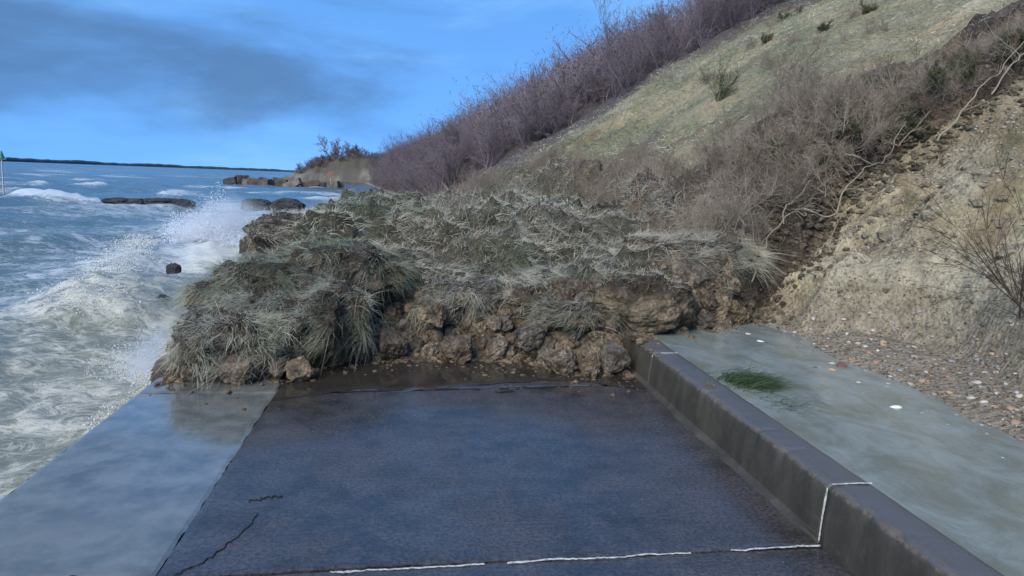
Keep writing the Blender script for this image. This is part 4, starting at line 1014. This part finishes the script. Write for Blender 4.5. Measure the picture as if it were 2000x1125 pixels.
#SEAROCKS
rock(-19.9, 53, SEA + 0.15, (0.95, 0.7, 0.24), 'long dark rock farthest out in the surf', 801)
rock(-18.6, 52.6, SEA + 0.12, (0.5, 0.5, 0.28), 'small dark rock between the two long sea rocks', 802)
rock(-17.0, 52.8, SEA + 0.2, (1.1, 0.8, 0.26), 'flat-topped dark slab rock in the surf', 803)
rock(-15.6, 52.5, SEA + 0.1, (0.7, 0.6, 0.33), 'jagged rock at the inner end of the flat slab rock', 804)
rock(-10.9, 53, SEA + 0.15, (1.0, 0.7, 0.45), 'rounded rock behind the tall splash', 805)
rock(-8.9, 53, SEA + 0.2, (1.1, 0.8, 0.45), 'rounded rock close to the far promenade', 806)
rock(-5.38, 17.3, SEA + 0.28, (0.15, 0.14, 0.13), 'small dark block in foam beside the slip', 807)
rock(-4.55, 13.2, SEA + 0.2, (0.35, 0.25, 0.16), 'low weedy rock in foam close to the wall', 808)

def slabblock(x, y, z, sx, sy, sz, rot, lab, col, seed):
    V, Fq = cubesphere(8)
    V = np.sign(V) * np.minimum(1, np.abs(V) * 1.6); V *= np.array([sx, sy, sz]) / 2
    V += 0.07 * min(sx, sz) * np.stack([fbm(V[:, 0] * 1.2 + i, V[:, 1] * 1.2, V[:, 2] * 1.2, seed=seed + i, oct=3) for i in range(3)], 1)
    o = link('concrete_block', mesh_np('concrete_block', V, Fq, smooth=False), M_OLD, loc=(x, y, z), label=lab, cat='block', group='broken sea wall blocks below the headland'); o.color = (*col, 1)
    o.rotation_euler = rot
ruin = ['dark seaward end block of the ruined sea wall', 'dark tilted block second from the seaward end', 'pale upright block in the ruined sea wall', 'brown square block leaning seaward', 'large brown cube block in the ruined sea wall', 'dark block behind the large brown cube',
        'low block half sunk before the headland cliff', 'long grey capped block below the pale cliff', 'long brown block below the cliff', 'dark gap block between two long blocks', 'short block next to the far promenade', 'last dark block under the cliff foot']
RX = [-33.5, -31.6, -30.4, -29.2, -27.2, -28.2, -25.0, -22.6, -19.6, -17.0, -15.2, -13.5]
for i, x in enumerate(RX):
    long_ = i in (7, 8)
    slabblock(x, 141 + (0 if i != 5 else 3) + g3.uniform(-1, 1), SEA + 0.35 + (0.25 if i in (0, 1, 5) else 0) + g3.uniform(-0.15, 0.2), 3.2 if long_ else g3.uniform(1.3, 2.8), 1.6, g3.uniform(0.8, 1.9) if not long_ else 1.2, (g3.normal(0, 0.12), g3.normal(0, 0.16), g3.normal(0, 0.4)), ruin[i],
              tuple(0.62 * c_ for c_ in [(0.08, 0.07, 0.06), (0.10, 0.085, 0.07), (0.22, 0.18, 0.15), (0.17, 0.12, 0.09), (0.19, 0.13, 0.10), (0.07, 0.06, 0.05), (0.12, 0.10, 0.08), (0.24, 0.21, 0.18), (0.18, 0.14, 0.11), (0.05, 0.045, 0.04), (0.20, 0.17, 0.14), (0.08, 0.07, 0.06)][i]), 820 + i)
# headland
hx = np.linspace(-30, 8, 150); hy = np.linspace(138, 200, 90); HX, HY = np.meshgrid(hx, hy)
top_ = np.interp(HX, [-30, -26, -23, -20, -16, -12, -8, 0, 8], [-1.3, 0.1, 1.5, 3.1, 4.9, 5.5, 4.6, 6.0, 8.0])
cl = sst(141, 149, HY + 1.5 * fbm(HX * 0.25, HY * 0.25, seed=131)) ** 0.8
HZ = SEA - 0.8 + (top_ + 1.8) * cl + 0.5 * fbm(HX * 0.35, HY * 0.35, seed=132, oct=4) * cl + 0.35 * fbm(HX * 1.1, HY * 1.1, seed=133, oct=3) * cl
sl_ = sst(1.5, 2.4, HZ + 0.8 * fbm(HX * 0.3, HY * 0.3, seed=134) - 0.1 * (HX + 16))
HC = lerp3(lerp3((0.10, 0.09, 0.075), (0.19, 0.168, 0.132), sst(-0.3, 0.3, fbm(HX * 0.8, HY * 0.8, seed=135))), (0.085, 0.075, 0.055), sl_)
HC = lerp3(HC, (0.12, 0.10, 0.08), sst(0.2, -0.3, HZ))
link('headland', mesh_np('headland', np.stack([HX, HY, HZ], -1).reshape(-1, 3), grid_faces(90, 150), HC.reshape(-1, 3)), M_CLAY, kind='structure')
def hz(x, y): return float(HZ.ravel()[np.argmin((HX - x) ** 2 + (HY - y) ** 2)])
far_proto = [tree_parts((740 + k, 4, 2.6, 0.07, 3, 0.16, 2, 0.5, 0.55, 0.02, 0.3, 0.5, 0.02), M_TWIG)[0] for k in range(2)]
put('bare_tree', M_TWIG, far_proto[0], -16.4, 150, hz(-16.4, 150) - 0.3, 1.05, 0.5, 'rounded leafless tree on top of the distant headland', 'tree', None)
put('bare_tree', M_TWIG, far_proto[1], -12.6, 151, hz(-12.6, 151) - 0.3, 0.7, 1.5, 'smaller leafless tree landward of the rounded headland tree', 'tree', None)
for i in range(60):
    x = g3.uniform(-23, -3); y = g3.uniform(147, 156)
    put('headland_bush', M_TWIG, far_proto[i % 2], x, y, hz(x, y) - 0.4, g3.uniform(0.3, 0.5), g3.uniform(0, 6.28), 'low dark bush on the %s of the distant headland, %s' % (['seaward flank', 'seaward crest', 'middle crest', 'landward crest'][min(3, int((x + 23) / 5))], ['front row', 'middle row', 'back row'][min(2, int((y - 147) / 3))]), 'bush', 'bushes on the headland crest')
# distant shore
n = 700; ang = np.linspace(R(-100), R(25), n); dd = np.interp(ang, [R(-100), R(-30), R(-9), R(10)], [3000, 3800, 8200, 8900])
hgt = np.interp(ang, [R(-100), R(-30), R(-9), R(10)], [24, 25, 24, 22]) * (0.85 + 0.22 * fbm(ang * 60, ang * 0, seed=141, oct=4) + 0.10 * fbm(ang * 600, ang * 0, seed=142, oct=3))
rows = []
for f, hf in ((0.985, -0.2), (0.99, 0.55), (1.0, 1.0), (1.03, 0.9), (1.06, -0.2)):
    rows.append(np.stack([np.sin(ang) * dd * f, np.cos(ang) * dd * f, SEA + hgt * hf], -1))
link('distant_shore', mesh_np('distant_shore', np.array(rows).reshape(-1, 3), grid_faces(5, n), smooth=False), M_FAR, kind='structure')
# channel marker post with a green top mark
pole = link('marker_post', None, loc=(-32.9, 64.5, SEA - 0.5), label='slender marker post with a green top mark standing in the sea', cat='post')
V, Fq = tubes(np.array([[0, 0, 0.0]]), np.array([[0, 0, 3.7]]), np.array([0.06]), np.array([0.05]), 8); link('pole', mesh_np('pole', V, Fq), plain('post_grey', (0.35, 0.38, 0.38)), pole)
V, Fq = tubes(np.array([[0, 0, 3.25]]), np.array([[0, 0, 3.85]]), np.array([0.24]), np.array([0.03]), 10); link('top_mark', mesh_np('top_mark', V, Fq), plain('mark_green', (0.03, 0.16, 0.10)), pole)
V, Fq = box_np(-0.30, 0.30, -0.05, 0.05, 3.14, 3.24); link('crossbar', mesh_np('crossbar', V, Fq), plain('bar_grey', (0.5, 0.52, 0.5)), pole)
# life ring on a post below the headland
lr = link('life_ring_post', None, loc=(-15.6, 139, 0.2), label='orange-red life ring on a short post below the distant headland', cat='life ring')
V, Fq = tubes(np.array([[0, 0, -0.6]]), np.array([[0, 0, 1.3]]), np.array([0.06]), np.array([0.06]), 6); link('post', mesh_np('ring_post', V, Fq), plain('ring_post', (0.3, 0.28, 0.25)), lr)
u, v = np.meshgrid(np.linspace(0, 2 * math.pi, 21), np.linspace(0, 2 * math.pi, 9)); rr_ = 0.26 + 0.09 * np.cos(v)
link('ring', mesh_np('ring', np.stack([rr_ * np.cos(u), 0.12 * np.sin(v) - 0.15, 1.2 + rr_ * np.sin(u)], -1).reshape(-1, 3), grid_faces(9, 21)), plain('ring_orange', (0.38, 0.11, 0.06)), lr)

# ------------------------------------------------------------------ spray
TET = np.array([(1, 1, 1), (-1, -1, 1), (-1, 1, -1), (1, -1, -1)], float) / 1.73
TF = np.array([(0, 1, 2), (0, 3, 1), (0, 2, 3), (1, 3, 2)])
def spray(name, P, s, lab, tint=(0.86, 0.88, 0.90), tint2=None):
    k = len(P); V = (TET[None] * s[:, None, None] * rng.uniform(0.6, 1.5, (k, 1, 3)) * rng.choice([-1, 1], (k, 1, 3)) + P[:, None]).reshape(-1, 3)
    Fc = (TF[None] + (np.arange(k) * 4)[:, None, None]).reshape(-1, 3)
    c = lerp3(tint, tint2 or tint, rng.random(k))
    link(name, mesh_np(name, V, Fc, np.repeat(c, 4, 0), smooth=False), M_SPRAY, label=lab, cat='spray', kind='stuff')
def plume(n, cx, cy, rx, ry, h, seed, pw=2.2, zb=0.05):
    t = rng.random(n) ** pw; a = rng.uniform(0, 6.28, n); r = np.sqrt(rng.random(n))
    w_ = 0.55 + 0.7 * np.sin(np.minimum(t * 2.2, 1.57))
    x = cx + rx * r * np.cos(a) * w_; y = cy + ry * r * np.sin(a) * w_
    jag = 0.62 + 0.55 * fbm(x * 1.7, y * 0.7, seed=seed, oct=3)
    z = h * t * np.clip(jag, 0.15, 1.3) * (1 - 0.55 * r ** 2)
    x = x + 0.15 * fbm(x * 3, z * 3, y * 3, seed=seed + 1); z = z + 0.12 * fbm(x * 4, z * 4, y * 4, seed=seed + 2)
    return np.stack([x, y, SEA + zb + z], 1)
m, q = material('mist'); M_MIST = m
oc = q.add('ShaderNodeTexCoord').outputs['Object']
ln = q.add('ShaderNodeVectorMath', {'operation': 'LENGTH'}, i0=oc).outputs['Value']
dn = q.math('MULTIPLY', q.step(ln, 0.95, 0.15), q.step(q.noise(q.scalev(oc, (1.6, 1.6, 1.1)), 1.3, 5, 0.6, 0.5), 0.40, 0.68))
v_ = q.add('ShaderNodeVolumePrincipled', None, Color=(0.95, 0.96, 0.98), Density=q.math('MULTIPLY', dn, 2.6), Anisotropy=0.2)
q.add('ShaderNodeOutputMaterial', None, Volume=v_)
MV, MF = cubesphere(8)
def mist(x, y, z, r, lab):
    o = link('spray_mist', mesh_np('spray_mist', MV, MF), M_MIST, loc=(x, y, z), label=lab, cat='mist', kind='stuff'); o.scale = r
mist(-6.2, 25.2, SEA + 0.75, (2.0, 1.6, 1.35), 'fine white mist inside the tall burst of spray')
mist(-3.0, 9.0, SEA + 0.35, (0.5, 1.6, 0.5), 'fine mist drifting along the sea wall beside the slip')
#SPRAY
P = np.concatenate([plume(15000, -6.6, 25.5, 1.25, 1.2, 2.0, 151, 1.7, 0.25), plume(7000, -5.4, 24.5, 1.4, 1.5, 1.5, 155, 1.7, 0.25), plume(5000, -7.4, 25, 0.6, 0.8, 1.5, 158, 1.8, 0.2), plume(1800, -6.6, 25.5, 0.8, 0.7, 2.2, 161, 1.4, 0.3)])
spray('wave_spray', P, rng.uniform(0.004, 0.018, len(P)), 'tall burst of white spray from a breaking wave')
P = np.concatenate([plume(3600, -2.45, 8.0 + k * 0.8, 0.35, 0.6, 0.85, 171 + k, 2.0) for k in range(2)] + [plume(4000, -2.35, 6.6, 0.3, 0.6, 0.75, 175, 2.0), plume(3000, -3.2, 9.5, 0.6, 0.8, 0.6, 176)])
spray('wave_spray', P, rng.uniform(0.004, 0.013, len(P)), 'creamy spray thrown up along the sea wall beside the slip', (0.84, 0.84, 0.80), (0.70, 0.66, 0.55))
NC = 4500
t = rng.random(NC); cr = np.array([(-8.4, 23.6), (-7.9, 21.4), (-6.6, 16.5), (-5.8, 13.6), (-5.4, 12.0)])
x = np.interp(t, np.linspace(0, 1, 5), cr[:, 0]) + rng.normal(0.25, 0.32, NC); y = np.interp(t, np.linspace(0, 1, 5), cr[:, 1]) + rng.normal(0, 0.3, NC)
cl_ = np.clip(0.5 + 0.9 * fbm(t * 9, t * 0, seed=181, oct=3), 0.05, 1.2)
P = np.stack([x, y, SEA + 0.30 + rng.random(NC) ** 2 * 0.55 * cl_], 1)
spray('wave_spray', P, rng.uniform(0.005, 0.020, NC), 'spray and foam along the crest of the nearest roller', (0.86, 0.87, 0.86), (0.74, 0.71, 0.62))
